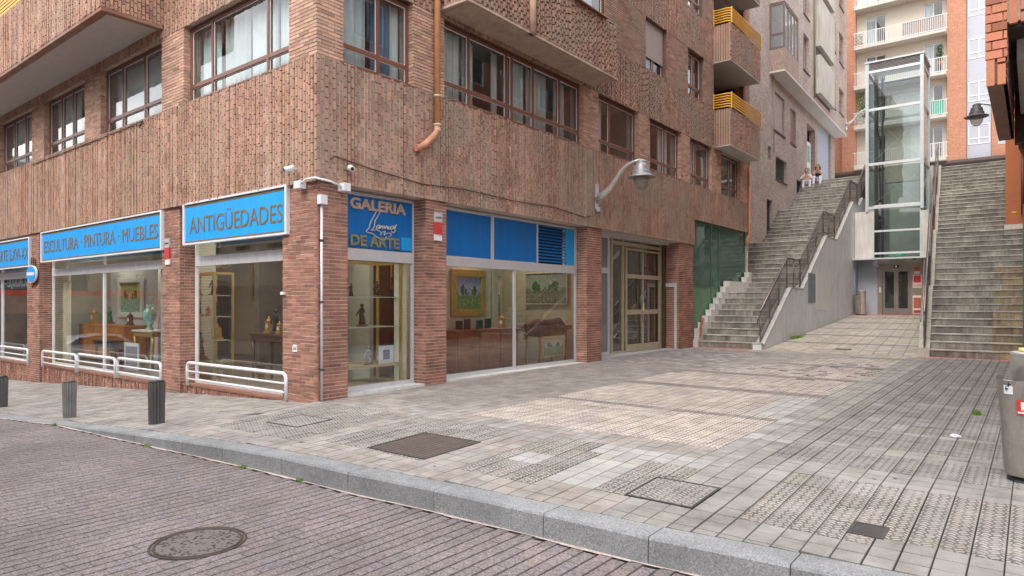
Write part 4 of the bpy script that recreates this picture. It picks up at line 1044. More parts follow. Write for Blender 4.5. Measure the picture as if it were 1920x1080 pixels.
# stepped plinth along the green glass
b = MB()
for a, c, z, r in steps():
    if a > 20.3: break
    b.box(0.012, .2195, a, min(c, 20.5), -.2, z + .42, (1.05, 1.04, 1.0))
b.box(.012, .2195, 15.03, 15.19, -.2, .35)
tag(b.build('stepped_plinth', m_conc), 'stepped concrete plinth between the green glass and the left stairs', 'plinth')
# left retaining wall with coping
def wallprofile(off, y0=15.0, yend=31.0):
    pts = [(y0, .1 + off * 1.6)]
    for a0, a1, z0, z1, n in FL:
        if a0 > yend: break
        pts.append((max(a0, y0 + .25), z0 + off)); pts.append((min(a1, yend), z0 + off + (z1 - z0) * (min(a1, yend) - a0) / (a1 - a0)))
    if pts[-1][0] < yend: pts.append((yend, pts[-1][1]))
    return pts
def prism_wall(mb, pts, xa, xb, zb, tint=(1, 1, 1)):
    for (y0, z0), (y1, z1) in zip(pts, pts[1:]):
        if y1 - y0 < 1e-4: continue
        q0, q1 = (zb(y0), zb(y1)) if callable(zb) else (zb, zb)
        mb.hexa([(xa(y0), y0, q0), (xb(y0), y0, q0), (xb(y1), y1, q1), (xa(y1), y1, q1)], [(xa(y0), y0, z0), (xb(y0), y0, z0), (xb(y1), y1, z1), (xa(y1), y1, z1)], tint)
t = thing('retaining_wall', (2.2, 15, .1), 'pale concrete wall carrying the left stairs beside the ramp', 'wall')
b = MB(); prism_wall(b, wallprofile(.10), lambda y: 2.075, lambda y: 2.345, -.2); b.build('wall', M('painted_concrete', (.68, .70, .72), .85, var=.07, scale=1.2, fine=.06, streak=.14, dirt=.08), t)
b = MB(); P_ = wallprofile(.15); Q_ = wallprofile(.105); 
prism_wall(b, P_, lambda y: 2.06, lambda y: 2.355, lambda y: [q0[1] + (q1[1] - q0[1]) * (y - q0[0]) / max(1e-6, q1[0] - q0[0]) for q0, q1 in zip(Q_, Q_[1:]) if q0[0] - 1e-6 <= y <= q1[0] + 1e-6][0]); b.build('coping', M('coping_grey', (.46, .445, .42), .85, var=.12, fine=.08, dirt=.2), t)
b = MB(); b.box(2.346, 2.362, 20.55, 21.6, 1.62, 2.75, (.5, .53, .56)); b.build('grey_plate', M('plate_grey', (.42, .46, .50), .6, fine=0), t)
b = MB(); b.box(2.346, 2.352, 21.9, 24.2, 1.3, 2.85); b.build('repainted_patch', M('patch_pale', (.70, .69, .66), .8, var=.05), t)
RWL = lambda y: 6.62 - .078 * (y - 15.2)
t = thing('retaining_wall', (6.75, 15, .1), 'narrow concrete parapet wall along the right stairs', 'wall')
b = MB(); prism_wall(b, wallprofile(.16, 15.0, 33.8), RWL, lambda y: RXL(y) - .004, -.2); b.build('wall', M('parapet_conc', (.48, .45, .40), .85, var=.15, scale=1.2, fine=.08, streak=.2), t)
# handrails
def handrail(xf, label, yend, xoff=0, both=False):
    t = thing('handrail', (xf(15.3), 15.3, .3), label, 'handrail', 'metal handrails of the stairs')
    pr = []
    for a0, a1, z0, z1, n in FL:
        if a0 > yend: break
        pr += [(a0 + .1, z0 + .2), (min(a1, yend), z0 + .2 + (z1 - z0) * (min(a1, yend) - a0) / (a1 - a0))]
    pr[0] = (15.35, .3)
    def line(h, r, m, nm):
        b = MB(); b.tube([(xf(y), y, z + h) for y, z in pr], r, 8); b.build(nm, m, t)
    m_rail = M('rail_steel', (.22, .185, .175), .35, .7, var=.15, fine=0)
    line(1.02, .034, m_rail, 'top_rail'); line(.10, .024, m_rail, 'bottom_rail')
    b = MB(); b.tube([(xf(15.35), 15.35, 1.3), (xf(15.1), 15.1, 1.12), (xf(15.1), 15.1, .95)], .024, 8); b.build('rail_end', m_rail, t)
    b = MB(); b.tube([(xf(y) - .09, y, z + .78) for y, z in pr], .02, 8); b.build('inner_rail', m_rail, t)
    posts = MB(); bars = MB()
    for (y0, z0), (y1, z1) in zip(pr, pr[1:]):
        L = y1 - y0; n = max(1, round(L / 1.1))
        for i in range(n + 1):
            u = i / n; y, z = y0 + L * u, z0 + (z1 - z0) * u; posts.tube([(xf(y), y, z - .12), (xf(y), y, z + 1.0)], .024, 6)
        n = int(L / .1)
        for i in range(n):
            u = (i + .5) / n; y, z = y0 + L * u, z0 + (z1 - z0) * u; bars.bar((xf(y), y, z + .1), (xf(y), y, z + 1.0), .011, .011)
    build_each(posts, 'post', m_rail, t); bars.build('infill_bars', m_rail, t)['kind'] = 'stuff'
handrail(lambda y: 2.2, 'metal handrail with thin infill bars on the left stair wall', 33.6)
handrail(lambda y: (RWL(y) + RXL(y)) / 2, 'double steel handrail on the parapet of the right stairs', 33.7)
# platform at the top
b = MB(); b.box(-8, 30, 34.58, 70, 8.1, 8.5); b.box(2.4, RXL(32.5) - .3, 32.4, 34.6, 1, 8.45)
struct(b.build('upper_street', m_conc))
b = MB(); b.box(2.07, 2.35, 31.0, 34.6, .9, 6.9, (.9, .9, .88)); tag(b.build('retaining_wall', m_conc), 'upper end of the concrete wall meeting the lift shaft', 'wall')

# red cloth on the plinth
b = MB(); b.smooth = True
n = 10; gr = []
for i in range(n):
    for j in range(6):
        u, v_ = i / (n - 1), j / 5
        gr.append((.26 + .07 * math.sin(v_ * 7 + u * 3) * (1 - u) + .06 * (1 - u), 15.02 + v_ * .22 + .03 * math.sin(u * 9), 1.08 - u * .66 + .03 * math.sin(v_ * 9)))
b.v = gr
for i in range(n - 1):
    for j in range(5): b.face((i * 6 + j, i * 6 + j + 1, (i + 1) * 6 + j + 1, (i + 1) * 6 + j), (1, 1, 1))
tag(b.build('cloth', M('red_cloth', (.62, .27, .21), .9, var=.3, scale=25)), 'crumpled salmon red cloth hanging at the foot of the left stairs', 'cloth')

# ================================================================== LIFT
LY = 29.0
L = thing('lift_tower', (4.1, LY, 1.04), 'glass and steel lift tower between the two staircases', 'lift tower')
b = MB()
b.box(2.36, 3.14, LY, LY + .3, 3.72, 5.95); b.box(5.10, 6.0, LY, LY + .3, 3.72, 5.85)
b.box(2.36, 2.5, LY + .3, LY + 3.2, 3.72, 5.95); b.box(2.36, 3.1, LY + .25, 32.3, 5.9, 6.0)
build_each(b, 'concrete_block', m_concl, L)
b = MB(); b.box(2.3, 5.75, LY - .55, LY + .3, 3.64, 3.71); b.build('canopy', m_alu, L)
b = MB(); b.box(2.36, 3.25, LY + .55, LY + .65, 1.0, 3.64); b.box(2.36, 2.40, LY - .1, LY + .55, 1.0, 3.64, (.8, .85, .95)); b.box(5.1, 5.3, LY + .55, LY + .65, 1.0, 3.64); build_each(b, 'alcove_wall', M('alcove_blue_grey', (.36, .39, .45), .7, var=.05), L)
m_liftbr = M('lift_surround', (.26, .225, .19), .45, .4, var=.1)
b = MB(); b.box(3.25, 3.45, LY + .5, LY + .6, 1.04, 3.64); b.box(4.62, 5.12, LY + .5, LY + .6, 1.04, 3.64); b.box(3.45, 4.62, LY + .5, LY + .6, 3.2, 3.64); build_each(b, 'door_surround', m_liftbr, L)
for x0, x1 in ((3.47, 4.03), (4.04, 4.60)):
    b = MB(); fr = Fr((0, LY + .55), (1, 0), (0, -1)); framebox(b, fr, x0, x1, 1.05, 3.18, 0, .09, .04, (), ((1.05, .3),)); d_ = b.build('door', M('lift_door_metal', (.24, .215, .19), .4, .5), L)
    b = MB(); b.fbox(fr, x0 + .08, x1 - .08, -.03, -.025, 1.3, 3.1); b.build('pane', glassmat('lift_door_glass', (.2, .22, .2), .1, (1, 1, 1), 0, .4, (.06, .065, .06)), d_)
b = MB(); b.box(3.95, 4.15, LY + .47, LY + .5, 3.28, 3.38); o = b.build('floor_display', m_black, L)
text('0', .07, .002, emis('display_white', (.9, .9, .9), 1.0), o, 'digit', Fr((0, LY + .47), (1, 0), (0, -1)), 4.02, .004, 3.305)
b = MB(); b.box(3.32, 3.4, LY + .47, LY + .5, 2.1, 2.35); b.build('call_panel', m_alu, L)
# shaft: steel frame
m_teal = M('steel_blue_grey', (.52, .57, .58), .4, .3, var=.08, fine=0)
X0, X1, Y0, Y1, Z0, ZT = 2.9, 5.15, LY + .0, LY + 2.2, 5.95, 12.62
b = MB()
for x, y in ((X0, Y0), (X1, Y0), (X0, Y1), (X1, Y1)): b.box(x - .07, x + .07, y - .07, y + .07, Z0 + (0 if y == Y0 else -2), 13.0)
b.box(3.14, 3.2, LY - .03, LY + .05, 3.72, 5.95); b.box(5.06, 5.11, LY - .03, LY + .05, 3.72, 5.95)
build_each(b, 'column', m_teal, L)
b = MB()
for z in (3.95, 5.0, 6.2): b.box(3.2, 5.06, LY - .04, LY + .04, z - .045, z + .045)
for z in (8.2, 10.8, 12.6):
    b.box(X0 + .07, X1 - .07, Y0 - .06, Y0 + .0, z - .06, z + .06); b.box(X0 - .05, X0 + .05, Y0 + .07, Y1 - .07, z - .05, z + .05); b.box(X1 - .05, X1 + .05, Y0 + .07, Y1 - .07, z - .05, z + .05); b.box(X0 + .07, X1 - .07, Y1 - .05, Y1 + .05, z - .05, z + .05)
b.box(X0, X1, Y0 - .065, Y0 + .05, 6.07, 6.18)
build_each(b, 'crossbeam', M('steel_white', (.66, .68, .68), .35, .3, fine=0), L)
b = MB(); b.box(X0 + .07, X1 - .07, Y0 - .02, Y0 - .01, 6.2, 12.55); b.box(X0 + .0, X0 + .01, Y0 + .07, Y1 - .07, 6.2, 12.55); b.box(X1 - .01, X1 + .0, Y0 + .07, Y1 - .07, 6.2, 12.55); b.box(X0 + .07, X1 - .07, Y1, Y1 + .01, 8.5, 12.55); b.box(3.2, 5.06, LY - .01, LY, 3.75, 5.98)
b.build('pane', m_liftglass, L)
b = MB()
for k in range(5): z = 12.70 + k * .065; b.hexa([(X0 + .07, Y0 - .04, z), (X1 - .07, Y0 - .04, z), (X1 - .07, Y0 + .04, z + .04), (X0 + .07, Y0 + .04, z + .04)], [(X0 + .07, Y0 - .04, z + .02), (X1 - .07, Y0 - .04, z + .02), (X1 - .07, Y0 + .04, z + .06), (X0 + .07, Y0 + .04, z + .06)])
for k in range(5): z = 12.70 + k * .065; b.box(X1 - .03, X1 + .03, Y0 + .07, Y1 - .07, z, z + .03)
b.box(X0 + .1, X1 - .1, Y0 + .1, Y0 + .12, 12.66, 13.0, (.3, .3, .3)); b.build('louvre', M('louvre_grey', (.35, .33, .32), .5, .3), L)
b = MB(); b.box(X0 - .1, X1 + .1, Y0 - .1, Y1 + .12, 13.02, 13.1); b.build('roof', m_teal, L)
b = MB(); b.box(3.55, 5.0, Y1 - .3, Y1 - .1, 3.75, 7.5, (1, 1.02, .98)); b.build('shaft_back_wall', M('shaft_grey', (.42, .44, .41), .7, var=.1, scale=1), L)
b = MB(); b.box(3.35, 4.9, Y1 - .32, Y1 - .08, 7.55, 8.35); b.build('landing_edge', M('landing_beige', (.50, .46, .38), .7), L)
b = MB(); b.box(3.05, 3.2, Y0 + .9, Y0 + 1.1, 3.75, 12.5); b.box(3.35, 3.42, Y0 + .9, Y0 + 1.1, 3.75, 12.5); b.box(4.85, 4.92, Y1 - .5, Y1 - .35, 3.75, 8.3)
for z in (5, 6.5, 8, 9.5, 11): b.box(3.2, 3.35, Y0 + .95, Y0 + 1.05, z, z + .1)
build_each(b, 'guide_rail', M('rail_dark', (.10, .105, .10), .5, .3), L)
b = MB()
for z0_, z1_ in ((6.25, 8.15), (8.25, 10.75), (10.85, 12.5)):
    b.tube([(X0 + .1, Y0 + .1, z0_), (X1 - .1, Y1 - .1, z1_)], .008, 5); b.tube([(X0 + .1, Y1 - .1, z1_), (X1 - .1, Y0 + .1, z0_)], .008, 5); b.tube([(X0, Y0 + .1, z1_), (X0, Y1 - .1, z0_)], .015, 5)
build_each(b, 'brace_cable', m_alu, L)
b = MB(); b.tube([(3.2, Y0 + .8, 12), (3.25, Y0 + .75, 11), (3.15, Y0 + .8, 10.2), (3.35, Y0 + .7, 9.4), (3.3, Y0 + .8, 8.4), (3.32, Y0 + .8, 6.5)], .03, 8); b.build('travelling_cable', m_black, L)
b = MB(); b.box(3.75, 4.45, LY + .3, LY + .34, 3.80, 3.92); o = b.build('green_sign', emis('exit_green', (.0, .33, .12), .25), L)
text('ASCENSOR', .09, .002, m_white, o, 'lettering', Fr((0, LY + .3), (1, 0), (0, -1)), 3.80, .004, 3.83, 1.05)
b = MB(); b.ball((3.2, LY + .35, 3.45), .06); b.ball((3.3, LY + .35, 3.38), .05); build_each(b, 'lamp', m_white, L)
b = MB(); b.lathe([(.001, 0), (.09, .02), (.09, .05), (.001, .06)], (4.85, LY - .1, 3.57), 14); b.build('ceiling_camera', m_dark, L)
# posters beside the lift
def poster(x0, x1, z0, z1, label, bands, txt=None):
    t = thing('poster', ((x0 + x1) / 2, LY + .48, z0), label, 'poster', 'red posters beside the lift door')
    fr = Fr((0, LY + .497), (1, 0), (0, -1))
    b = MB(); b.fbox(fr, x0, x1, 0, .006, z0, z1); b.build('sheet', M('poster_paper', (.72, .60, .52), .6, fine=0), t)
    for zz0, zz1, c in bands:
        b = MB(); b.fbox(fr, x0 + .03, x1 - .03, .006, .009, zz0, zz1); b.build('print', M('print_%d' % int(c[0] * 100 + c[1] * 1000), c, .6, var=.3, scale=12, fine=0), t)
    if txt: text(txt[0], txt[1], .001, M('print_dark_red', (.4, .01, .02), .6, fine=0), t, 'lettering', fr, x0 + .03, .012, txt[2], .8)
poster(4.72, 5.08, 2.30, 2.92, 'cream framed poster with a red picture, middle one right of the lift door', [(2.55, 2.88, (.55, .03, .04))], ('PUYO', .17, 2.34))
poster(4.72, 5.08, 1.10, 1.95, 'low faded poster with a red-brown picture right of the lift door', [(1.35, 1.85, (.40, .12, .07)), (1.13, 1.27, (.42, .03, .03))])
b = MB(); fr = Fr((0, LY + .497), (1, 0), (0, -1)); b.fbox(fr, 4.78, 5.02, 0, .01, 3.10, 3.26); tag(b.build('notice', M('notice_red', (.52, .04, .04), .5, fine=0)), 'small plain red notice, topmost right of the lift door', 'notice')
b = MB(); b.fbox(fr, 4.78, 5.02, 0, .008, 2.96, 3.08); tag(b.build('notice', M('notice_grey', (.6, .58, .62), .5, var=.3, scale=40)), 'small pale grey notice under the red one by the lift door', 'notice')

# ================================================================== PALE BRICK BUILDING UP THE STAIRS
_l = math.hypot(.031, 1); F2 = Fr((-.8, 20.6), (-.031 / _l, 1 / _l), (1 / _l, .031 / _l))
B2 = thing('brick_apartment_building', (-.8, 20.6, 2), 'pale grey-brown brick apartment building further up the left stairs', 'building')
m_b2 = brickmat('pale_brick', (.44, .35, .30), (.27, .20, .165), (.62, .55, .50), .25, .062, .010, False, .9, .22)
m_b2v = brickmat('pale_brick_vertical', (.43, .32, .27), (.36, .26, .22), (.30, .23, .2), .2, .075, .008, True, .6, .18)
def wall_with_holes(mb, fr, a0, a1, z0, z1, d0, d1, holes):
    """holes: (a0,a1,z0,z1). split into boxes"""
    ax = sorted(set([a0, a1] + [q for h in holes for q in h[:2] if a0 < q < a1]))
    for p, q in zip(ax, ax[1:]):
        cut = sorted([(max(h[2], z0), min(h[3], z1)) for h in holes if h[0] <= p + 1e-6 and h[1] >= q - 1e-6]); z = z0
        for c0, c1 in cut:
            if c0 > z: mb.fbox(fr, p, q, d0, d1, z, c0)
            z = max(z, c1)
        if z < z1: mb.fbox(fr, p, q, d0, d1, z, z1)
H = [(5.9, 6.5, 8.6, 9.25), (6.9, 9.0, 10.25, 12.2), (10.2, 11.35, 10.22, 12.1), (7.3, 9.4, 7.85, 9.0), (5.7, 6.7, 4.3, 6.65), (11.55, 12.7, 7.35, 8.45), (14.0, 16.1, 8.5, 12.1), (16.7, 20.7, 8.5, 12.75)]
b = MB(); wall_with_holes(b, F2, -.1, 22.0, 1.5, 12.95, -.35, 0, H); b.fbox(F2, -.1, 6.2, -.35, 0, 12.95, 24); b.build('wall', m_b2, B2)
BE = 22.1
H2 = [(9.9, 11.2, 13.95, 15.9), (9.9, 11.2, 16.9, 18.9), (16.8, 18.3, 13.75, 15.6), (16.8, 18.3, 17.3, 19.2), (16.8, 18.3, 20.8, 22.6), (19.5, 21.0, 13.9, 15.5), (19.5, 21.0, 17.15, 19.1), (19.5, 21, 20.8, 22.6)]
b = MB(); wall_with_holes(b, F2, 8.9, BE, 12.9, 24, .4, .72, H2); b.fbox(F2, 6.2, 8.9, .4, .72, 16.2, 24); 
b.fbox(F2, 6.2, 6.5, 0, .4, 16.2, 24); b.fbox(F2, BE - .3, BE, -.35, .4, 12.9, 24); b.build('bay_wall', m_b2, B2)
b = MB(); b.fbox(F2, 6.2, 8.9, .4, .72, 12.9, 13.95); b.fbox(F2, 6.2, 6.5, 0, .4, 12.9, 13.95); b.build('bay_parapet', m_b2v, B2)
b = MB(); b.fbox(F2, 6.2, BE, 0, .725, 12.82, 12.9); b.build('bay_soffit', M('bay_soffit_white', (.60, .57, .54), .9, var=.08), B2)
# oriel glazing
b = MB(); m_or = M('oriel_frame', (.16, .11, .105), .4); 
fe = Fr(F2.pt(6.22, 0, 0)[:2], F2.ou, (-F2.al[0], -F2.al[1]))
framebox(b, fe, .0, .70, 13.97, 16.18, 0, .09, .06, (), ((14.65, .08),)); framebox(b, F2, 6.24, 8.88, 13.97, 16.18, .70, .09, .06, (7.0, 7.6, 8.25), ()); o = b.build('window', m_or, B2)
b = MB(); b.fbox(fe, .08, .62, -.04, -.03, 14.05, 16.1); b.fbox(F2, 6.3, 8.8, .655, .66, 14.05, 16.1); b.build('pane', glassmat('oriel_glass', (.8, .85, .85), .2, (1, 1, 1), 0, .25, (.45, .50, .50)), o)
curtain(F2, 6.4, 8.7, 14.05, 16.1, .5, cg, o)
for h in [H[1], H[2]] + H2:
    o = window(B2, F2, h[0] + .01, h[1] - .01, h[2] + .01, h[3] - .01, (-.12 if h[3] < 12.9 else .55), [(h[0] + h[1]) / 2] if h[1] - h[0] > 1.4 else [], None, cur=[(h[0] + .1, h[1] - .1, cg)], sill=False)
    if h in (H[1], H[2]) or h[0] > 16:
        b = MB(); z = h[3] - .03; dd = -.12 if h[3] < 12.9 else .55
        while z > h[2] + (.1 if h in (H[1], H[2]) else 1.0): b.fbox(F2, h[0] + .08, h[1] - .08, dd, dd + .02, z - .05, z - .004); z -= .055
        b.build('shutter', m_shut if h is H[1] else M('shutter_brown', (.27, .16, .13), .6, fine=0), o)
b = MB()
for h in [H[1], H[2]] + H2 + [H[3]]: dd = 0 if h[3] < 12.9 else .72; b.fbox(F2, h[0] - .05, h[1] + .05, dd - .1, dd + .06, h[2] - .05, h[2] - .002)
build_each(b, 'sill', M('sill_brown', (.10, .06, .05), .6), B2)
b = MB(); fg = MB()
for h in (H[0], H[3], H[4], H[5]):
    n = int((h[1] - h[0]) / .12)
    for i in range(1, n): b.fbox(F2, h[0] + i * .12 - .01, h[0] + i * .12 + .01, -.12, -.10, h[2], h[3])
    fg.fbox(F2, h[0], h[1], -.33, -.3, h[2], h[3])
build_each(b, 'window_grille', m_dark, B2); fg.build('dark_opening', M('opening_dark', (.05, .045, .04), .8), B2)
# entrance and blue-grey garage door
b = MB(); b.fbox(F2, 14.0, 16.1, -.6, -.5, 8.5, 12.2); b.build('porch_wall', brickmat('porch_brick', (.38, .14, .09), (.3, .1, .07), (.45, .33, .27), .25, .062), B2)
b = MB(); 
for i in range(16): b.fbox(F2, 16.72 + i * .248, 16.72 + (i + 1) * .248 - .01, -.2, -.14, 8.5, 12.75)
b.build('garage_door', M('garage_blue_grey', (.38, .43, .52), .55, var=.04, fine=0), B2)
b = MB(); b.fbox(F2, 14.15, 15.1, -.1, -.05, 8.9, 11.1); o = b.build('notice_board', m_white, B2)
b = MB(); b.fbox(F2, 14.3, 14.9, -.05, -.045, 9.9, 10.9); b.fbox(F2, 14.3, 14.9, -.05, -.045, 9.1, 9.6); b.build('notice_print', M('notice_teal', (.20, .38, .36), .6, var=.5, scale=7), o)
# pale concrete screens on the bay
t_ = MB()
for z0_, z1_ in ((13.35, 15.5), (16.0, 18.7), (19.2, 22)): t_.fbox(F2, 12.7, 16.6, .73, 1.0, z0_, z1_)
b = t_; build_each(b, 'concrete_screen', M('screen_conc', (.50, .47, .42), .85, var=.1, scale=1, streak=.25), B2)
b = MB(); b.fbox(F2, 12.72, 16.5, .70, .75, 13.2, 22); b.build('screen_recess', M('recess_brown', (.10, .07, .06), .8), B2)
b = MB(); b.tube([F2.pt(12.3, .78, 13.0), F2.pt(12.3, .78, 24)], .05, 8); b.tube([F2.pt(6.6, .1, 12.8), F2.pt(6.6, .1, 9.0)], .02, 6); build_each(b, 'drainpipe', M('pipe_olive', (.25, .24, .14), .6), B2)
b = MB(); b.fbox(F2, -.1, 22, -8, -7.8, 1, 24); b.fbox(F2, BE - .1, BE, -8, -.35, 1, 24); b.fbox(F2, -.1, BE, -8, .7, 24, 24.3); b.build('rear_wall', m_b2, B2)
for z in (9.6, 12.95, 15.95, 19, 22):
    pass
b = MB(); 
for z in (9.5, 12.9, 16.3, 19.4, 22.6): b.fbox(F2, 0, 22, -5, -.36, z, z + .1)
b.fbox(F2, 0, 22, -3, -2.9, 2, 24); b.build('inner_wall', MATS['inner_paint'], B2)

# ================================================================== FAR BUILDING
FF = Fr((0, 48), (1, 0), (0, -1))
B3 = thing('apartment_building', (2, 48, 8.5), 'orange brick and cream apartment block with balconies at the top of the stairs', 'building')
m_or = brickmat('orange_brick', (.50, .215, .125), (.40, .165, .10), (.48, .32, .23), .25, .065, .007, False, .2, .08)
b = MB(); b.fbox(FF, -12, -1.2, -.3, 0, 11.3, 28); b.fbox(FF, 4.5, 5.58, -.3, .35, 11.3, 28); b.fbox(FF, 6.95, 14, -.3, 0, 11.3, 28); b.fbox(FF, -2.1, -1.15, 0, .35, 11.3, 28); b.build('brick_wall', m_or, B3)
b = MB(); holes = []
LV = [11.5, 14.4, 17.3, 20.2, 23.1]
for z in LV: holes += [(-.55, .75, z + .15, z + 2.35), (3.1, 4.25, z + .15, z + 2.35)]
wall_with_holes(b, FF, -1.2, 4.5, 11.3, 28, -.3, 0, holes); b.build('rendered_wall', M('cream_render', (.55, .495, .41), .9, var=.05), B3)
m_wf = M('white_frame', (.70, .71, .74), .5, fine=0)
for h in holes: window(B3, FF, *h, -.1, [(h[0] + h[1]) / 2], None, m=m_wf, cur=[(h[0] + .05, (h[0] + h[1]) / 2, cw)] if random.random() < .6 else [], fw=.06, sill=False)
b = MB(); 
for z in LV: b.fbox(FF, -1.15, 4.5, 0, 1.0, z - .18, z)
build_each(b, 'balcony_slab', M('slab_cream', (.56, .52, .46), .9, streak=.1), B3)
for z in LV:
    b = MB(); d = .95; x = -1.1
    while x < 4.5: b.fbox(FF, x, x + .028, d - .02, d, z, z + 1.0); x += .13
    b.fbox(FF, -1.2, 4.6, d - .03, d + .01, z + 1.0, z + 1.04); b.fbox(FF, -1.2, 4.6, d - .03, d + .01, z + .06, z + .1); b.build('balcony_rail', m_wf, B3)
b = MB(); b.fbox(FF, 3.1, 4.4, .89, .91, 14.45, 15.4); b.build('green_screen', M('green_canvas', (.06, .33, .24), .7), B3)
b = MB(); b.fbox(FF, 1.9, 4.4, .88, .90, 20.25, 21.2); b.build('reed_screen', M('reed', (.30, .25, .21), .9, var=.3, scale=10), B3)
b = MB(); b.fbox(FF, 5.6, 6.93, -.3, -.05, 11.3, 28); b.build('grey_bay_wall', M('grey_render', (.42, .44, .50), .8, var=.04), B3)
for z in (12.3, 15.2, 18.1, 21, 23.9): window(B3, FF, 5.66, 6.88, z, z + 1.35, -.02, [6.27], z + .4, m=m_wf, cur=[(5.7, 6.8, cg)], fw=.07, sill=False)
b = MB(); b.fbox(FF, 7.3, 10.3, -.1, .02, 12.1, 13.5)
b.build('grey_panel', MATS['grey_render'], B3)
b = MB(); b.fbox(FF, -12, 14, -.9, -.8, 8.5, 11.3); b.build('shop_wall', M('shop_grey', (.16, .14, .13), .7, var=.3, scale=1.2), B3)
b = MB(); b.fbox(FF, -12, 14, -.8, .5, 11.12, 11.3); b.build('shop_canopy', M('canopy_brown', (.10, .075, .065), .7), B3)
b = MB()
for x, w_, z in ((-1.9, .5, 9.7), (-.8, .4, 9.8), (5.3, 2.8, 10.2)): b.fbox(FF, x, x + w_, -.79, -.74, z, z + .5)
build_each(b, 'shop_board', M('board_white', (.55, .55, .56), .6, var=.2, scale=4), B3)
b = MB(); b.fbox(FF, -12, 14, -8, -.9, 8.5, 28); b.build('building_core', M('core', (.3, .26, .22), .9), B3)
for z in LV: pass
# plants on balconies
def leafy(name, c, r, n, label, m=None):
    t = thing(name, c, label, 'potted plant', 'plants on the far balconies')
    b = MB(); b.lathe([(.1, 0), (.15, .25), (.13, .25)], (c[0], c[1], c[2]), 10); b.build('pot', M('terracotta', (.45, .17, .08), .8), t)
    b = MB()
    for i in range(n):
        u = random.random(); a = random.uniform(0, 6.28); rr = r[0] * math.sqrt(random.random()) * (1 - .4 * u)
        p = Vector((c[0] + rr * math.cos(a), c[1] + rr * math.sin(a) * .6, c[2] + .2 + u * r[1])); d = Vector((random.uniform(-1, 1), random.uniform(-1, 1), random.uniform(-.6, 1))).normalized() * random.uniform(.07, .14)
        e = d.cross(Vector((random.random(), random.random(), random.random()))).normalized() * .035; k = random.uniform(.6, 1.5)
        b.poly([p, p + d * .5 + e, p + d, p + d * .5 - e], (k, k, k * .8))
    b.build('leaves', m or M('foliage', (.07, .14, .035), .7, fine=0, var=.2), t)
leafy('balcony_plant', (-.75, 47.4, 14.45), (.4, 2.3), 500, 'tall climbing green plant on the left end of the far balcony beside the lift')
leafy('balcony_plant', (4.1, 47.4, 17.9), (.3, 1.2), 260, 'green plant with red pot on the balcony right of the lift roof')
leafy('balcony_plant', (-.9, 47.4, 20.25), (.35, .8), 150, 'small shrub behind the highest balcony railing at left')

# ================================================================== RIGHT FOREGROUND BUILDING
B4 = thing('brick_building', (9.6, 1.1, 0), 'orange brick building with a dark porch overhang at the right edge', 'building')
FR_ = Fr((8.82, 1.07), (1, 0), (0, -1))
b = MB(); stretcher(b, FR_, .17, 6, 4.42, 16, 0, .075, .27, lo=.85, hi=1.2); soldier(b, FR_, .17, 6, 4.17, 4.41, 0, pitch=.085, L=.26)
stretcher(b, FR_, 0, .165, 3.88, 16, .0, .085, .17, lo=.85, hi=1.15); soldier(b, FR_, 0, .165, 3.63, 3.87, 0, pitch=.083, L=.4)
b.build('brick_face', M('orange_brick_near', (.50, .19, .11), .85, var=.14, scale=2, fine=.12, fs=60, bmp=.5), B4)
b = MB(); b.box(8.985, 14.8, 1.09, 3.9, 4.2, 16); b.box(8.83, 8.985, 1.09, 3.85, 4.2, 16); b.build('wall', m_mortar, B4)
b = MB(); b.box(8.83, 8.985, 1.09, 3.85, 3.65, 4.2); b.build('beam_core', M('beam_brown', (.20, .125, .09), .85, var=.15), B4)
b = MB(); fr_s = Fr((8.985, 1.09), (0, 1), (1, 0)); stretcher(b, fr_s, 0, 2.7, 3.65, 4.2, 0); b.box(8.99, 14.8, 3.85, 4.0, 3.6, 4.2, (.6, .6, .6)); b.build('porch_beam', M('beam_brown', (.20, .125, .09), .85, var=.15), B4)
b = MB(); b.box(9.0, 14.8, 1.12, 3.84, 4.15, 4.198); b.build('porch_ceiling', M('dark_ceiling', (.055, .05, .045), .9, var=.5, scale=3), B4)  # blotchy, very dark ceiling colour
b = MB(); b.box(9.05, 9.11, 1.5, 3.84, 3.95, 4.15); b.box(9.6, 9.7, 1.1, 3.84, 4.0, 4.15); b.build('ceiling_duct', m_conc, B4)
b = MB(); b.box(9.75, 14.8, 1.2, 40, -.2, 16); b.box(9.55, 9.75, 3.9, 23, -.2, 16); b.build('side_wall', brickmat('orange_brick_side', (.46, .18, .10), (.38, .14, .08), (.45, .3, .22), .25, .065), B4)
b = MB(); b.box(8.95, 9.54, 15.5, 23.2, -.2, 4.2, (1, 1, 1)); b.build('green_shutter', M('shutter_green', (.07, .20, .12), .6, var=.15), B4)
for y in (5.5, 8.3, 11.1, 13.9, 16.7, 19.5):
    for z in (5.0, 8.0, 11.0):
        frw = Fr((9.55, 0), (0, 1), (-1, 0)); b = MB(); framebox(b, frw, y, y + 1.5, z, z + 1.5, .03, .07, .06, (y + .75,)); o = b.build('window', m_white, B4)
        b = MB(); b.fbox(frw, y + .06, y + 1.44, -.0, .005, z + .05, z + 1.45); b.build('pane', M('opposite_glass', (.06, .07, .08), .1), o)
OP = thing('orange_pier', (8.7, 23.6, 4.2), 'tall plain orange rendered pier rising from the right stairs', 'pier')
b = MB(); b.box(8.36, 8.95, 23.6, 33.9, 4.45, 9.0); b.build('shaft', M('orange_render', (.50, .17, .075), .8, var=.08, scale=1.5, dirt=.1, fine=.05), OP)
b = MB(); b.box(8.33, 8.98, 23.57, 33.9, 4.0, 4.45); b.build('plinth', m_concl, OP)
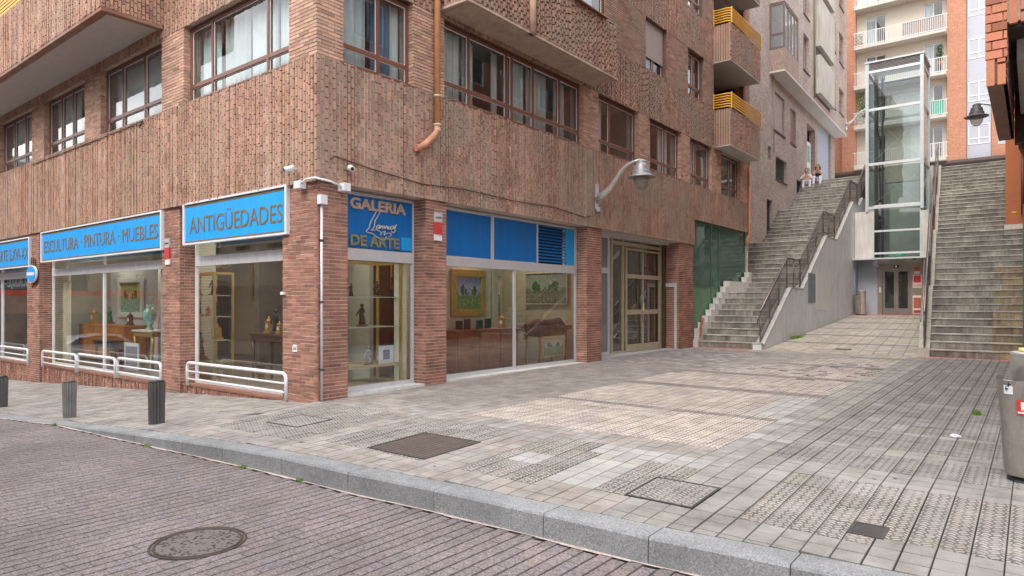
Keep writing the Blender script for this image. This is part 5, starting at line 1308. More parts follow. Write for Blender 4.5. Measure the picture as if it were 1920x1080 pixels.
b = MB(); b.tube([(8.86, 23.5, 6.9), (8.86, 23.5, 4.75)], .05, 10); b.build('drainpipe', M('pipe_brown', (.13, .06, .045), .5), OP)
b = MB(); b.box(8.55, 8.68, 23.58, 23.6, 4.85, 4.92); b.build('yellow_mark', M('paint_yellow', (.75, .45, .05), .7), OP)
t = thing('waste_pipe', (9.05, 3.6, 3.6), 'dark brown waste pipe bending under the porch overhang', 'pipe')
b = MB(); b.tube([(9.06, 3.95, 3.75), (9.07, 3.95, 3.55), (9.11, 3.95, 3.44), (9.2, 3.95, 3.40), (9.5, 3.95, 3.40)], .045, 10); b.build('pipe', M('pipe_brown', (.13, .06, .045), .5), t)
b = MB(); b.lathe([(.058, -.02), (.058, .02)], (9.06, 3.95, 3.66), 12); b.build('collar', MATS['pipe_brown'], t)

# ================================================================== STREET LAMPS
def wall_lamp(loc, label, dark=False):
    t = thing('wall_lamp', (0, 0, 0), label, 'street lamp', 'bell-shaped wall lamps')
    b = MB(); b.box(0, .03, -.07, .07, -.35, .3); b.box(.03, .09, -.05, .05, -.42, -.3); b.build('wall_plate', m_alu, t)
    b = MB(); pts = [(.03, 0, -.13), (.22, 0, .0), (.42, 0, .16), (.58, 0, .36), (.74, 0, .56), (.92, 0, .69), (1.1, 0, .75), (1.3, 0, .77)]
    b.tube(pts, [.105, .085, .07, .062, .055, .048, .042, .038], 12); b.hexa([(.03, -.03, -.30), (.03, .03, -.30), (.22, .03, -.08), (.22, -.03, -.08)], [(.03, -.03, .04), (.03, .03, .04), (.22, .03, .08), (.22, -.03, .08)])
    b.build('arm', M('lamp_alu', (.52, .52, .50), .4, .5, var=.12, scale=5, fine=.04, world=False), t)
    b = MB(); cx = 1.3
    b.lathe([(.03, .79), (.10, .76), (.12, .73), (.12, .68), (.135, .65), (.17, .63), (.18, .57), (.19, .50), (.22, .48), (.225, .41), (.25, .385), (.35, .345), (.352, .325), (.25, .34), (.20, .36), (.001, .40)], (cx, 0, 0), 32, smooth=False); b.build('shade', M('lamp_dark', (.12, .115, .12), .5, .4) if dark else M('lamp_shade_grey', (.36, .37, .38), .45, .5, var=.12), t)
    b = MB(); b.lathe([(.19, .33), (.185, .22), (.15, .10), (.09, .03), (.001, .01)], (cx, 0, 0), 20); b.build('globe', glassmat('lamp_globe', (.75, .72, .68), .08, (1, 1, 1), 0, .30, (.55, .52, .48)), t)
    t.location = loc; return t
lp = wall_lamp((.13, 8.55, 4.42), 'grey metal wall lamp on a curved arm above the blue louvre panel')
lp2 = wall_lamp((8.95, 20.9, 7.58), 'dark bell-shaped wall lamp hanging from the right against the far windows', True); lp2.rotation_euler.z = math.pi; lp2['group'] = lp['group'] = 'street lamps on wall brackets'
copy_tree(lp2, tuple(Vector(F2.pt(21.6, .75, 13.6))), .15, 'small far wall lamp at the end of the pale brick building, beside the lift glass')

# ================================================================== PEOPLE ON THE STAIRS
def skin(name, verts, edges, radii, mat, parent, root=0, lvl=2):
    me = bpy.data.meshes.new(name); me.from_pydata(verts, edges, []); o = bpy.data.objects.new(name, me); C.objects.link(o)
    md = o.modifiers.new('skin', 'SKIN'); 
    if not me.skin_vertices: me.skin_vertices.new()
    for i, r in enumerate(radii): me.skin_vertices[0].data[i].radius = (r, r) if not isinstance(r, tuple) else r
    me.skin_vertices[0].data[root].use_root = True
    md.use_smooth_shade = True; sb = o.modifiers.new('sub', 'SUBSURF'); sb.levels = lvl; sb.render_levels = lvl
    dg = bpy.context.evaluated_depsgraph_get(); m2 = bpy.data.meshes.new_from_object(o.evaluated_get(dg)); bpy.data.objects.remove(o)
    m2.materials.clear(); m2.materials.append(mat)
    for a in list(m2.color_attributes): m2.color_attributes.remove(a)
    ca = m2.color_attributes.new('tint', 'FLOAT_COLOR', 'CORNER'); ca.data.foreach_set('color', [1.0] * (4 * len(ca.data)))
    o = bpy.data.objects.new(name, m2); C.objects.link(o); o.parent = parent; return o
m_skin = M('skin', (.55, .30, .21), .6, var=.05, fine=0, world=False)
def person(loc, yaw, label, shirt, trousers, hairc, longhair, hands, sleeves=True):
    t = thing('person', (0, 0, 0), label, 'person')
    # seated: seat height 0, local -Y is forward
    hip, ch, nk = (0, 0, .10), (0, -.10, .42), (0, -.15, .60)
    kn = [(-.17, -.42, .20), (.17, -.42, .20)]; ft = [(-.18, -.52, -.30), (.16, -.52, -.30)]; toe = [(-.20, -.68, -.36), (.18, -.68, -.36)]
    sh = [(-.19, -.12, .53), (.19, -.12, .53)]; el, hd = hands
    V = [hip, (0, -.05, .26), ch, nk, (0, -.18, .70), (0, -.19, .80)]; E = [(0, 1), (1, 2), (2, 3), (3, 4), (4, 5)]; Rr = [(.15, .12), (.13, .1), (.16, .11), .055, .085, .075]
    for s in (0, 1):
        i = len(V); V += [(kn[s][0] * .6, -.06, .08), kn[s], ft[s], (ft[s][0], ft[s][1] + .01, -.37), toe[s]]; E += [(0, i), (i, i + 1), (i + 1, i + 2), (i + 2, i + 3), (i + 3, i + 4)]; Rr += [.09, .065, .042, .04, .032]
        i = len(V); V += [sh[s], el[s], hd[s], tuple(Vector(hd[s]) + (Vector(hd[s]) - Vector(el[s])).normalized() * .09)]; E += [(2, i), (i, i + 1), (i + 1, i + 2), (i + 2, i + 3)]; Rr += [.055, .042, .03, .028]
    skin('body', V, E, Rr, m_skin, t)
    # face, hair
    hc = Vector((0, -.20, .77))
    b = MB(); b.ball(hc, .105, 14, sc=(.84, .95, 1.15)); 
    b.ball(hc + Vector((0, -.105, -.01)), .018, 8); b.ball(hc + Vector((-.092, 0, -.01)), .022, 8); b.ball(hc + Vector((.092, 0, -.01)), .022, 8); b.build('head', m_skin, t)
    b = MB()
    for x in (-.035, .035): b.ball(hc + Vector((x, -.098, .015)), .010, 6)
    b.ball(hc + Vector((0, -.1, -.055)), .016, 6, sc=(1.3, .4, .4)); b.build('face_details', M('face_dark', (.08, .03, .025), .5, fine=0), t)
    b = MB(); b.ball(hc + Vector((0, .03, .035)), .112, 14, sc=(.92, .95, 1.1))
    if longhair:
        for x, y in ((-.085, .0), (.085, .0), (-.05, .07), (.05, .07), (0, .08)): b.tube([hc + Vector((x, y, .05)), hc + Vector((x * 1.25, y, -.1)), hc + Vector((x * 1.3, y - .01, -.26))], [.05, .05, .025], 8)
    b.build('hair', M('hair_%s' % label[:3], hairc, .7, var=.2, fine=0), t)
    # clothes
    mt = M('trousers_pale', (.62, .62, .70), .9, var=.1, fine=0, world=False)
    V = [(0, .02, .08)]; E = []; Rr = [(.17, .135)]
    for s in (0, 1):
        i = len(V); V += [(kn[s][0] * .6, -.08, .09), kn[s], (ft[s][0], ft[s][1] + .0, -.27)]; E += [(0, i), (i, i + 1), (i + 1, i + 2)]; Rr += [.105, .085, .07]
    skin('trousers', V, E, Rr, mt, t)
    V = [(0, 0, .14), (0, -.05, .28), (0, -.10, .44), (0, -.13, .53)]; E = [(0, 1), (1, 2), (2, 3)]; Rr = [(.165, .135), (.15, .12), (.18, .125), (.09, .07)]
    if sleeves:
        for s in (0, 1):
            i = len(V); V += [sh[s], el[s], tuple(Vector(el[s]).lerp(Vector(hd[s]), .35))]; E += [(2, i), (i, i + 1), (i + 1, i + 2)]; Rr += [.075, .06, .05]
    skin('shirt', V, E, Rr, shirt, t)
    b = MB()
    for s in (0, 1): b.ball(Vector(ft[s]) + Vector((0, -.07, -.075)), .055, 10, sc=(.9, 2.1, .8))
    b.build('shoes', m_white, t)
    b = MB()
    for s in (0, 1):   # fingers
        a = Vector(hd[s]); d = (a - Vector(el[s])).normalized(); sd_ = d.cross(Vector((0, 0, 1))).normalized()
        for k in range(4): q = a + d * .07 + sd_ * (k - 1.5) * .02; b.tube([q, q + d * .05 + Vector((0, 0, -.012)), q + d * .075 + Vector((0, 0, -.035))], [.009, .008, .006], 6)
        b.tube([a + d * .02 + sd_ * .03, a + d * .05 + sd_ * .055, a + d * .08 + sd_ * .05], [.011, .009, .007], 6)
    b.build('fingers', m_skin, t)
    t.location = loc; t.rotation_euler.z = yaw; return t
person((-.95, 33.35, 8.27), .25, 'person in a pale pink shirt and white trousers sitting on the top steps', M('shirt_pink', (.78, .62, .70), .9, var=.1, fine=0, world=False), None, (.05, .03, .02), False,
       ([(-.30, -.26, .33), (.30, -.26, .33)], [(-.10, -.42, .30), (.12, -.42, .30)]))
person((-.36, 33.5, 8.45), .1, 'person in a black sleeveless top and pale trousers with long hair, hands at the mouth', M('top_black', (.02, .018, .02), .9, var=.1, fine=0, world=False), None, (.10, .04, .02), True,
       ([(-.20, -.36, .33), (.22, -.36, .33)], [(-.03, -.36, .62), (.05, -.36, .62)]), sleeves=False)

# ================================================================== GALLERY INTERIOR
GI = thing('gallery_room', (-8, 2, 0), 'bright gallery interior with cream walls behind the shop windows', 'room')
b = MB(); b.box(-21.8, -.31, .31, 9.0, -.22, -.03 + .0); b.build('floor', M('shop_floor', (.22, .16, .12), .35, var=.2, scale=2), GI)
b = MB(); b.box(-21.8, -3.2, 4.6, 4.7, 0, 3.45); b.box(-3.3, -3.2, 4.6, 8.8, 0, 3.45); b.box(-3.2, -.62, 8.72, 8.8, 0, 3.45); b.build('back_wall', m_cream, GI)
b = MB(); b.box(-6.35, -6.28, .35, 1.6, 0, 3.4); b.box(-2.35, -1.6, 2.4, 2.5, 0, 3.3); b.box(-12.9, -12.85, .35, 3, -.1, 3.4); b.build('partition', m_palegreen, GI)
b = MB(); b.box(-11.9, -8.9, 1.42, 1.5, 0, 2.5); b.build('display_panel', M('panel_blue_grey', (.55, .62, .64), .8), GI)
b = MB(); b.box(-2.9, -2.1, 2.0, 2.1, 0, 3.3); b.build('white_panel', m_white, GI)
b = MB(); b.box(-6.6, -6.4, 2.8, 3.6, 0, 3.0); b.box(-17, -13, 2.2, 2.3, -.1, 3.3); b.build('grey_screen', M('screen_grey', (.20, .19, .175), .9), GI)
curtain(FA, 1.0, 1.35, -.03, 2.36, -.40, M('curtain_cream', (.70, .64, .50), .9), GI); curtain(FB, 2.02, 2.35, .08, 2.36, -.40, M('curtain_cream', (.70, .64, .50), .9), GI); curtain(FA, 12.2, 12.75, -.1, 2.36, -.5, MATS['curtain_cream'], GI); curtain(FA, 5.5, 5.8, -.1, 2.36, -.45, cw, GI)
def painting(fr, a0, a1, z0, z1, d, label, sky_, land, frame=None, grp=None, fw=.09):
    t = thing('painting', fr.pt((a0 + a1) / 2, d, z0), label, 'painting', grp)
    b = MB(); fm = frame or m_gold
    for q0, q1, r0, r1 in ((a0, a1, z1 - fw, z1), (a0, a1, z0, z0 + fw), (a0, a0 + fw, z0 + fw, z1 - fw), (a1 - fw, a1, z0 + fw, z1 - fw)):
        b.fbox(fr, q0, q1, d, d + .06, r0, r1); 
    o_ = b.build('frame', fm, t); bev(o_, .015)
    h = z1 - z0 - 2 * fw; b = MB(); n = 40; A0, A1 = a0 + fw, a1 - fw; rows = 28
    for i in range(n):
        for j in range(rows):
            u0, u1 = i / n, (i + 1) / n; v0, v1 = j / rows, (j + 1) / rows; hz = .42 + .05 * math.sin(i * .7)
            tree = False
            for cx_, w_, ht in ((.27, .085, .74), (.40, .05, .62), (.76, .08, .72), (.66, .04, .60)):
                dx = (u0 - cx_) / w_; dy = (v0 - (.42 + ht) / 2) / ((ht - .40) / 2)
                if dx * dx + dy * dy < 1 + random.uniform(-.4, .25): tree = True
            sk = tuple(q * (.75 + .7 * (1 - v0)) for q in sky_)
            c = land if v0 < hz else (tuple(q * .55 for q in sky_) if v0 < hz + .05 else sk)
            if tree: c = (.04, .075, .045)
            k = random.uniform(.7, 1.3); c = tuple(q * k for q in c)
            if v0 < hz and random.random() < .18: c = (c[0] * 2.2, c[1] * 1.9, c[2] * 1.4)
            b.poly([fr.pt(A0 + (A1 - A0) * u0, d + .02, z0 + fw + h * v0), fr.pt(A0 + (A1 - A0) * u1, d + .02, z0 + fw + h * v0), fr.pt(A0 + (A1 - A0) * u1, d + .02, z0 + fw + h * v1), fr.pt(A0 + (A1 - A0) * u0, d + .02, z0 + fw + h * v1)], c)
    b.build('canvas', M('canvas', (1, 1, 1), .6, var=.1, scale=20, fine=.1), t); return t
mgf = M('gilt_frame', (.50, .30, .08), .4, .4, var=.25, scale=18)
b = MB(); b.box(-1.35, -1.28, 3.2, 5.9, 0, 3.4); b.box(-1.35, -1.28, 6.0, 6.2, 0, 3.4); b.build('partition', M('warm_white', (.56, .50, .41), .9), GI)
FI = Fr((-1.28, 0), (0, 1), (1, 0))
painting(FI, 4.45, 5.65, 1.28, 2.38, .01, 'gilt framed landscape with two trees and blue sky in the wide gallery window', (.25, .33, .5), (.10, .20, .08), mgf, fw=.17)
FI2 = Fr((-3.18, 0), (0, 1), (1, 0))
painting(FI2, 8.2 - 1.0, 8.6, 1.2, 2.4, .01, 'unframed green landscape canvas on the cream wall beside the gallery mullion', (.50, .42, .34), (.10, .17, .06), m_cream, fw=.03)
FI3 = Fr((0, 8.70), (-1, 0), (0, -1))
painting(FI3, .85, 2.3, 1.55, 2.45, .01, 'wide grey green canvas on the far white wall of the gallery', (.22, .24, .22), (.10, .11, .08), m_cream, fw=.03)
painting(Fr((0, 1.41), (-1, 0), (0, -1)), 9.65, 11.25, 1.2, 2.3, .01, 'white framed colourful abstract picture over the orange chest', (.42, .40, .16), (.14, .34, .28), m_white, fw=.14)
painting(Fr((0, 4.58), (-1, 0), (0, -1)), 2.2, 3.4, 1.8, 3.0, .01, 'gilt framed dark picture high on the wall of the antiques window', (.12, .10, .07), (.06, .07, .05), mgf, fw=.12)
painting(Fr((0, 3.4), (-1, 0), (0, -1)), 1.0, 1.95, 1.5, 2.4, .01, 'golden framed small picture seen through the corner display case', (.28, .19, .10), (.12, .08, .04), mgf, fw=.13)
painting(Fr((0, 4.55), (-1, 0), (0, -1)), 7.2, 8.6, 1.6, 2.9, .01, 'gilt framed brown picture at the back of the wide street window', (.2, .13, .06), (.10, .07, .04), mgf, fw=.15)
# display cabinets
def cabinet(x0, x1, y0, y1, z0, z1, shelves, label, posts=()):
    t = thing('display_cabinet', ((x0 + x1) / 2, (y0 + y1) / 2, z0), label, 'display cabinet', 'brass and glass display cabinets')
    b = MB(); r = .022
    xs_ = [x0, x1] + list(posts)
    for x in xs_:
        for y in (y0, y1): b.box(x - r, x + r, y - r, y + r, z0, z1)
    for z in (z0 + r, z1 - r, z0 + .35):
        for y in (y0, y1): b.box(x0 + r, x1 - r, y - r * .9, y + r * .9, z - r, z + r)
        for x in (x0, x1): b.box(x - r * .9, x + r * .9, y0 + r, y1 - r, z - r, z + r)
    b.build('brass_frame', m_brass, t)
    for z in shelves:
        b = MB(); b.box(x0 + .03, x1 - .03, y0 + .03, y1 - .03, z, z + .012, (1, 1, 1)); b.build('shelf', M('shelf_glass', (.50, .62, .58), .2), t)
    return t
cabinet(-5.75, -4.35, .55, .95, -.03, 2.25, (.35, .8, 1.3, 1.75), 'tall brass display cabinet in the antiques window', (-5.05,))
cabinet(-1.0, -.33, .75, 2.1, .1, 2.38, (.42, 1.15, 1.7), 'brass display cabinet just inside the corner gallery window')
figs = MB
def figurine(x, y, z, h, label, m=None, seed=0):
    rnd = random.Random(seed); t = thing('figurine', (x, y, z), label, 'statuette', 'bronze statuettes in the shop windows')
    b = MB(); b.lathe([(.28 * h, 0), (.28 * h, .06 * h), (.22 * h, .08 * h)], (x, y, z), 10); b.build('base', m_wooddark, t)
    b = MB(); ph = rnd.uniform(-.3, .3); body = [(x, y, z + .08 * h), (x + .02 * h, y, z + .3 * h), (x - .03 * h + ph * .1 * h, y, z + .52 * h), (x + ph * .1 * h, y, z + .74 * h), (x + ph * .14 * h, y, z + .82 * h)]
    b.tube(body, [.17 * h, .13 * h, .10 * h, .14 * h, .05 * h], 10)
    b.ball((x + ph * .15 * h, y, z + .91 * h), .085 * h, 10)
    b.tube([(x - .12 * h, y, z + .72 * h), (x - .24 * h, y - .03, z + .56 * h), (x - .12 * h, y - .08, z + (.45 + ph * .4) * h)], [.045 * h, .036 * h, .025 * h], 7)
    b.tube([(x + .13 * h, y, z + .72 * h), (x + .25 * h, y - .03, z + (.65 + ph) * h), (x + .2 * h, y - .06, z + (.85 + ph * .5) * h)], [.045 * h, .036 * h, .025 * h], 7)
    b.build('figure', m or m_bronze, t); return t
fl_ = [(-5.45, .75, 1.77, .36, 'dark statuette on the top shelf of the tall brass cabinet, left bay'), (-4.75, .75, 1.77, .42, 'dark dancing statuette on the top shelf of the tall brass cabinet, right bay'),
       (-5.42, .75, 1.32, .40, 'bronze bust on the second shelf of the tall brass cabinet, left bay'), (-4.62, .75, 1.32, .3, 'small dark statuette on the second shelf of the tall cabinet, right bay'),
       (-5.35, .75, .37, .6, 'tall dark statuette on the low shelf of the tall brass cabinet'), (-3.1, 1.2, .98, .5, 'seated bronze figure on the brown side table in the antiques window'),
       (-2.75, 1.3, .98, .55, 'bronze figure nearest the cream curtain on the side table'), (-.62, 1.15, 1.72, .24, 'reclining bronze on the upper shelf of the corner cabinet'),
       (-.6, 1.75, 1.72, .3, 'small bust on the upper shelf of the corner cabinet'), (-.62, 1.4, 1.17, .42, 'slim dark figure on the middle shelf of the corner cabinet'),
       (-.62, 1.0, .44, .3, 'crystal figure on the low shelf of the corner cabinet, left'), (-.6, 1.55, .44, .36, 'crystal figure on the low shelf of the corner cabinet, middle')]
for i, f_ in enumerate(fl_): figurine(*f_[:4], f_[4], M('crystal', (.45, .48, .5), .15, .2) if 'crystal' in f_[4] else None, i + 3)
figurine(-10.85, 1.0, 1.03, .48, 'green seated statuette on the orange chest', M('jade', (.05, .16, .10), .4, fine=0), 41)
figurine(-9.1, .8, .0, .5, 'gilt figure standing low beside the console table', mgf, 77)
figurine(-15.2, 1.1, .9, .5, 'dark bird statuette in the leftmost street window', None, 12)
# furniture
def chest(x0, x1, y0, y1, z0, z1, label, m, rows, cols, name='chest_of_drawers', cat='chest'):
    t = thing(name, ((x0 + x1) / 2, (y0 + y1) / 2, z0), label, cat)
    b = MB(); b.box(x0, x1, y0, y1, z0 + .08, z1 - .04); b.build('carcass', m, t)
    b = MB(); b.box(x0 - .03, x1 + .03, y0 - .03, y1 + .03, z1 - .04, z1); b.build('top', m, t)
    for i in range(cols):
        for j in range(rows):
            b = MB(); w_ = (x1 - x0) / cols; h_ = (z1 - z0 - .14) / rows
            b.box(x0 + i * w_ + .02, x0 + (i + 1) * w_ - .02, y0 - .018, y0 - .001, z0 + .1 + j * h_ + .015, z0 + .1 + (j + 1) * h_ - .015); d_ = b.build('drawer', m, t)
            b = MB(); b.ball((x0 + (i + .5) * w_, y0 - .03, z0 + .1 + (j + .5) * h_), .018, 8); b.build('knob', m_brass, d_)
    b = MB()
    for x in (x0 + .04, x1 - .08):
        for y in (y0 + .03, y1 - .07): b.box(x, x + .05, y, y + .05, z0, z0 + .08)
    b.build('feet', m, t); return t
chest(-12.55, -9.5, .85, 1.38, -.03, 1.0, 'orange wooden chest of drawers in the wide street window', m_orangewood, 3, 3)
chest(-2.1, -1.45, 3.4, 3.42 + .6, .0, 1.0, 'dark small cabinet behind the gallery window pier', m_wooddark, 3, 1)
t = chest(-1.22, -.72, 4.05, 6.3, .0, 1.0, 'long reddish wood sideboard in the wide gallery window', m_wood, 1, 1, 'sideboard', 'sideboard')
b = MB(); b.box(-.718, -.70, 4.1, 4.8, .12, .92); b.box(-.718, -.70, 4.84, 5.54, .12, .92); b.box(-.718, -.70, 5.58, 6.25, .12, .92); build_each(b, 'door_panel', m_wood, t)
def table(x0, x1, y0, y1, z1, label, m, cat='table', carved=False):
    t = thing('side_table', ((x0 + x1) / 2, (y0 + y1) / 2, 0), label, cat)
    b = MB(); b.box(x0, x1, y0, y1, z1 - .04, z1); b.build('top', m if not carved else m_white, t)
    b = MB(); b.box(x0 + .03, x1 - .03, y0 + .03, y1 - .03, z1 - .16, z1 - .041); b.build('apron', m, t)
    for x in (x0 + .06, x1 - .06):
        for y in (y0 + .06, y1 - .06):
            b = MB(); b.tube([(x, y, z1 - .16), (x + .02, y, z1 * .55), (x - .01, y, z1 * .25), (x, y, -.02)], [.045, .03, .022, .03], 8); b.build('leg', m, t)
    return t
table(-3.7, -2.45, .95, 1.5, .97, 'brown side table carrying bronze figures in the antiques window', m_wooddark)
table(-8.85, -7.75, .75, 1.2, .92, 'carved gilt console table with white top at the right of the wide street window', mgf, 'console table', True)
table(-10.4, -9.3, .42, .75, .62, 'low dark glass-topped table before the orange chest', m_dark)
t = table(-1.2, -.65, 7.1, 8.4, .9, 'dark red upholstered bench table in the right pane of the gallery window', m_wood)
b = MB(); b.box(-1.22, -.6, 6.8, 8.5, .9, 1.0); b.tube([(-.9, 6.8, 1.02), (-.9, 7.3, 1.1), (-.9, 7.8, 1.08), (-.9, 8.3, 1.12), (-.9, 8.55, 1.0)], [.05, .09, .08, .09, .05], 10); b.build('upholstery', M('burgundy_cloth', (.12, .02, .022), .7, var=.2), t)
painting(Fr((-.62, 0), (0, 1), (1, 0)), 7.1, 8.1, .2, .75, .0, 'landscape picture leaning low under the red upholstered bench', (.4, .36, .26), (.12, .2, .06), mgf, fw=.06)
for k, (x, y, w_, h_, m_, lb) in enumerate(((-2.2, 4.0, 1.1, 2.2, m_wooddark, 'tall dark wardrobe at the back of the antiques window'), (-6.9, 4.0, 1.3, 2.0, m_wooddark, 'dark wardrobe at the back of the wide street window, right'), (-11.6, 3.9, 1.4, 2.3, m_black, 'black display case at the back of the wide street window, left'),
        (-16.5, 1.7, 1.6, 1.1, m_wooddark, 'dark sideboard in the leftmost street window'), (-2.4, 3.2, .8, 1.9, m_wooddark, 'brown display dresser behind the corner cabinet'))):
    chest(x - w_ / 2, x + w_ / 2, y, y + .5, -.03, h_, lb, m_, 3, 2, 'wardrobe', 'wardrobe')
for k, (x, z, w_, h_, lb) in enumerate(((-3.9, 1.6, .7, .9, 'small gilt picture at the back, left of the antiques wardrobe'), (-5.4, 1.9, .9, .7, 'wide gilt picture deep behind the tall brass cabinet'), (-9.3, 1.7, .8, 1.1, 'upright gilt picture at the back behind the display panel'), (-13.7, 1.5, .9, 1.0, 'gilt picture at the back near the second street pier'))):
    painting(Fr((0, 4.58), (-1, 0), (0, -1)), -x - w_ / 2, -x + w_ / 2, z, z + h_, .01, lb, (.16 + .04 * k, .13, .08), (.08, .07 + .02 * k, .04), mgf, fw=.1)
for k, (x, y, lb) in enumerate(((-2.0, 1.9, 'gilt chandelier hanging right in the antiques window'), (-7.2, 2.2, 'gilt chandelier hanging at the right of the wide window'))):
    t = thing('chandelier', (x, y, 2.6), lb, 'chandelier')
    b = MB(); b.tube([(x, y, 3.45), (x, y, 2.7)], .012, 6); b.lathe([(.02, 0), (.07, .06), (.03, .14), (.02, .2)], (x, y, 2.5), 10); b.build('stem', m_brass, t)
    for q in range(6):
        a = q * math.pi / 3; c_, s_ = math.cos(a), math.sin(a)
        b = MB(); b.tube([(x, y, 2.56), (x + .12 * c_, y + .12 * s_, 2.48), (x + .24 * c_, y + .24 * s_, 2.56), (x + .26 * c_, y + .26 * s_, 2.68)], .012, 6); b.lathe([(.03, 0), (.015, .02), (.012, .1)], (x + .26 * c_, y + .26 * s_, 2.66), 8); b.build('arm', m_brass, t)
chest(-3.1, -1.75, 2.75, 3.1, -.03, 2.7, 'tall dark bookcase seen through the corner display case', m_wooddark, 5, 2, 'bookcase', 'bookcase')
def chair(x, y, rz, label):
    t = thing('antique_chair', (x, y, 0), label, 'chair', 'antique chairs in the gallery'); fr = Fr((x, y), (math.cos(rz), math.sin(rz)), (math.sin(rz), -math.cos(rz)))
    b = MB(); b.fbox(fr, -.25, .25, -.24, .26, .40, .48); b.build('seat', M('seat_red', (.22, .03, .03), .8), t)
    b = MB(); b.fbox(fr, -.22, .22, -.26, -.22, .62, 1.02); b.build('backrest', M('seat_red', (.22, .03, .03), .8), t)
    for p, q in ((-.22, -.24), (.22, -.24), (-.22, .22), (.22, .22)):
        b = MB(); b.tube([fr.pt(p, q, -.03), fr.pt(p, q, 1.05 if q < 0 else .42)], [.018, .026], 8); b.build('leg', mgf, t)
chair(-3.3, 2.3, .3, 'gilt red-seated chair behind the bronze table in the antiques window'); chair(-7.0, 1.6, -.5, 'gilt red-seated chair right of the gilt console'); chair(-12.0, 2.6, .6, 'gilt red-seated chair behind the orange chest'); chair(-2.3, 5.2, 1.2, 'gilt red-seated chair behind the reddish sideboard')
def clock(x, y, z, h, label, m_):
    t = thing('mantel_clock', (x, y, z), label, 'clock', 'mantel clocks and urns')
    b = MB(); b.box(x - .35 * h, x + .35 * h, y - .18 * h, y + .18 * h, z, z + .12 * h); b.box(x - .22 * h, x + .22 * h, y - .14 * h, y + .14 * h, z + .12 * h, z + .7 * h); b.lathe([(.2 * h, .7 * h), (.16 * h, .8 * h), (.04 * h, .88 * h), (.05 * h, 1 * h), (.001, 1.04 * h)], (x, y, z), 12); b.build('case', m_, t)
    b = MB(); P0 = [(x + .15 * h * math.cos(a * .5236), y - .15 * h, z + .42 * h + .15 * h * math.sin(a * .5236)) for a in range(12)]; b.poly(P0); b.build('dial', m_white, t)
for i, (x, y, z, h, lb) in enumerate(((-3.45, 1.25, .97, .34, 'small gilt clock at the left end of the bronze figures table'), (-2.9, 1.15, .97, .26, 'tiny gilt clock between the two bronzes on the side table'), (-12.2, 1.1, 1.0, .45, 'gilt mantel clock at the left end of the orange chest'), (-9.8, 1.1, 1.0, .36, 'dark mantel clock at the right end of the orange chest'), (-11.5, 1.15, 1.0, .3, 'little gilt clock left of the green statuette on the chest'),
      (-1.0, 6.0, 1.0, .32, 'gilt clock at the right end of the long sideboard'), (-5.0, .75, 1.32, .22, 'tiny gilt clock on the second shelf of the tall brass cabinet'), (-5.6, .75, .82, .3, 'gilt clock on the middle shelf of the tall cabinet, left'), (-4.6, .75, .82, .34, 'gilt clock on the middle shelf of the tall cabinet, right'), (-2.6, 1.3, -.02, .4, 'gilt urn-like clock standing on the floor below the side table'), (-16.5, 1.9, 1.1, .5, 'gilt clock on the dark sideboard in the leftmost window'), (-.63, 1.0, 1.17, .3, 'gilt clock on the middle shelf of the corner cabinet'), (-.63, 1.85, .44, .28, 'gilt clock on the low shelf of the corner cabinet, right'))):
    clock(x, y, z, h, lb, mgf if 'gilt' in lb else m_wooddark)
# vase
t = thing('vase', (-8.3, .95, .92), 'turquoise and gilt porcelain vase on the console table', 'vase')
b = MB(); b.lathe([(.07, 0), (.09, .04), (.04, .1), (.14, .28), (.17, .38), (.12, .5), (.06, .56), (.09, .62), (.001, .63)], (-8.3, .95, .92), 18); b.build('body', M('porcelain', (.30, .55, .52), .2, var=.4, scale=15), t)
b = MB(); b.lathe([(.10, 0), (.10, .03)], (-8.3, .95, .92), 18); b.tube([(-8.44, .95, 1.3), (-8.52, .95, 1.42), (-8.4, .95, 1.5)], .02, 8); b.tube([(-8.16, .95, 1.3), (-8.08, .95, 1.42), (-8.2, .95, 1.5)], .02, 8); b.build('gilt_mount', m_brass, t)
t = thing('fire_extinguisher', (-14.4, .8, -.2), 'orange-red extinguisher in the leftmost street window', 'fire extinguisher')
b = MB(); b.lathe([(.09, 0), (.09, .42), (.04, .5), (.001, .5)], (-14.4, .8, .55), 14); b.build('cylinder', M('ext_red', (.6, .08, .02), .35, fine=0), t)
b = MB(); b.tube([(-14.4, .8, 1.05), (-14.4, .8, 1.12), (-14.3, .75, 1.14)], .02, 6); b.box(-14.52, -14.28, .68, .92, -.15, .55); b.build('nozzle_and_stand', m_black, t)
t = thing('framed_photo', (-.85, 5, 1), 'small dark frames standing on the sideboard', 'picture frame')
for k, y in enumerate((4.35, 4.62, 5.05, 5.35)): b = MB(); b.box(-1.0, -.97, y, y + .2, 1.0, 1.0 + .2 + .03 * (k % 2)); b.build('frame', m_black, t)
t = thing('framed_print', (-.4, 1.8, .45), 'small white framed print leaning in the corner cabinet', 'picture')
b = MB(); b.box(-.42, -.40, 1.62, 1.98, .46, .80); b.build('mount', m_white, t)
b = MB(); b.box(-.399, -.395, 1.72, 1.88, .54, .72); b.build('print', M('print_blue', (.10, .13, .32), .6, var=.3, scale=20), t)
t = thing('framed_print', (-8.5, .5, 0), 'white framed print leaning low behind the rightmost guard of the wide window', 'picture')
b = MB(); b.box(-8.55, -7.75, .46, .49, -.02, .62); b.build('mount', m_white, t); b = MB(); b.box(-8.47, -7.83, .455, .459, .06, .54); b.build('print', M('print_dim', (.25, .22, .28), .6, var=.5, scale=20), t)
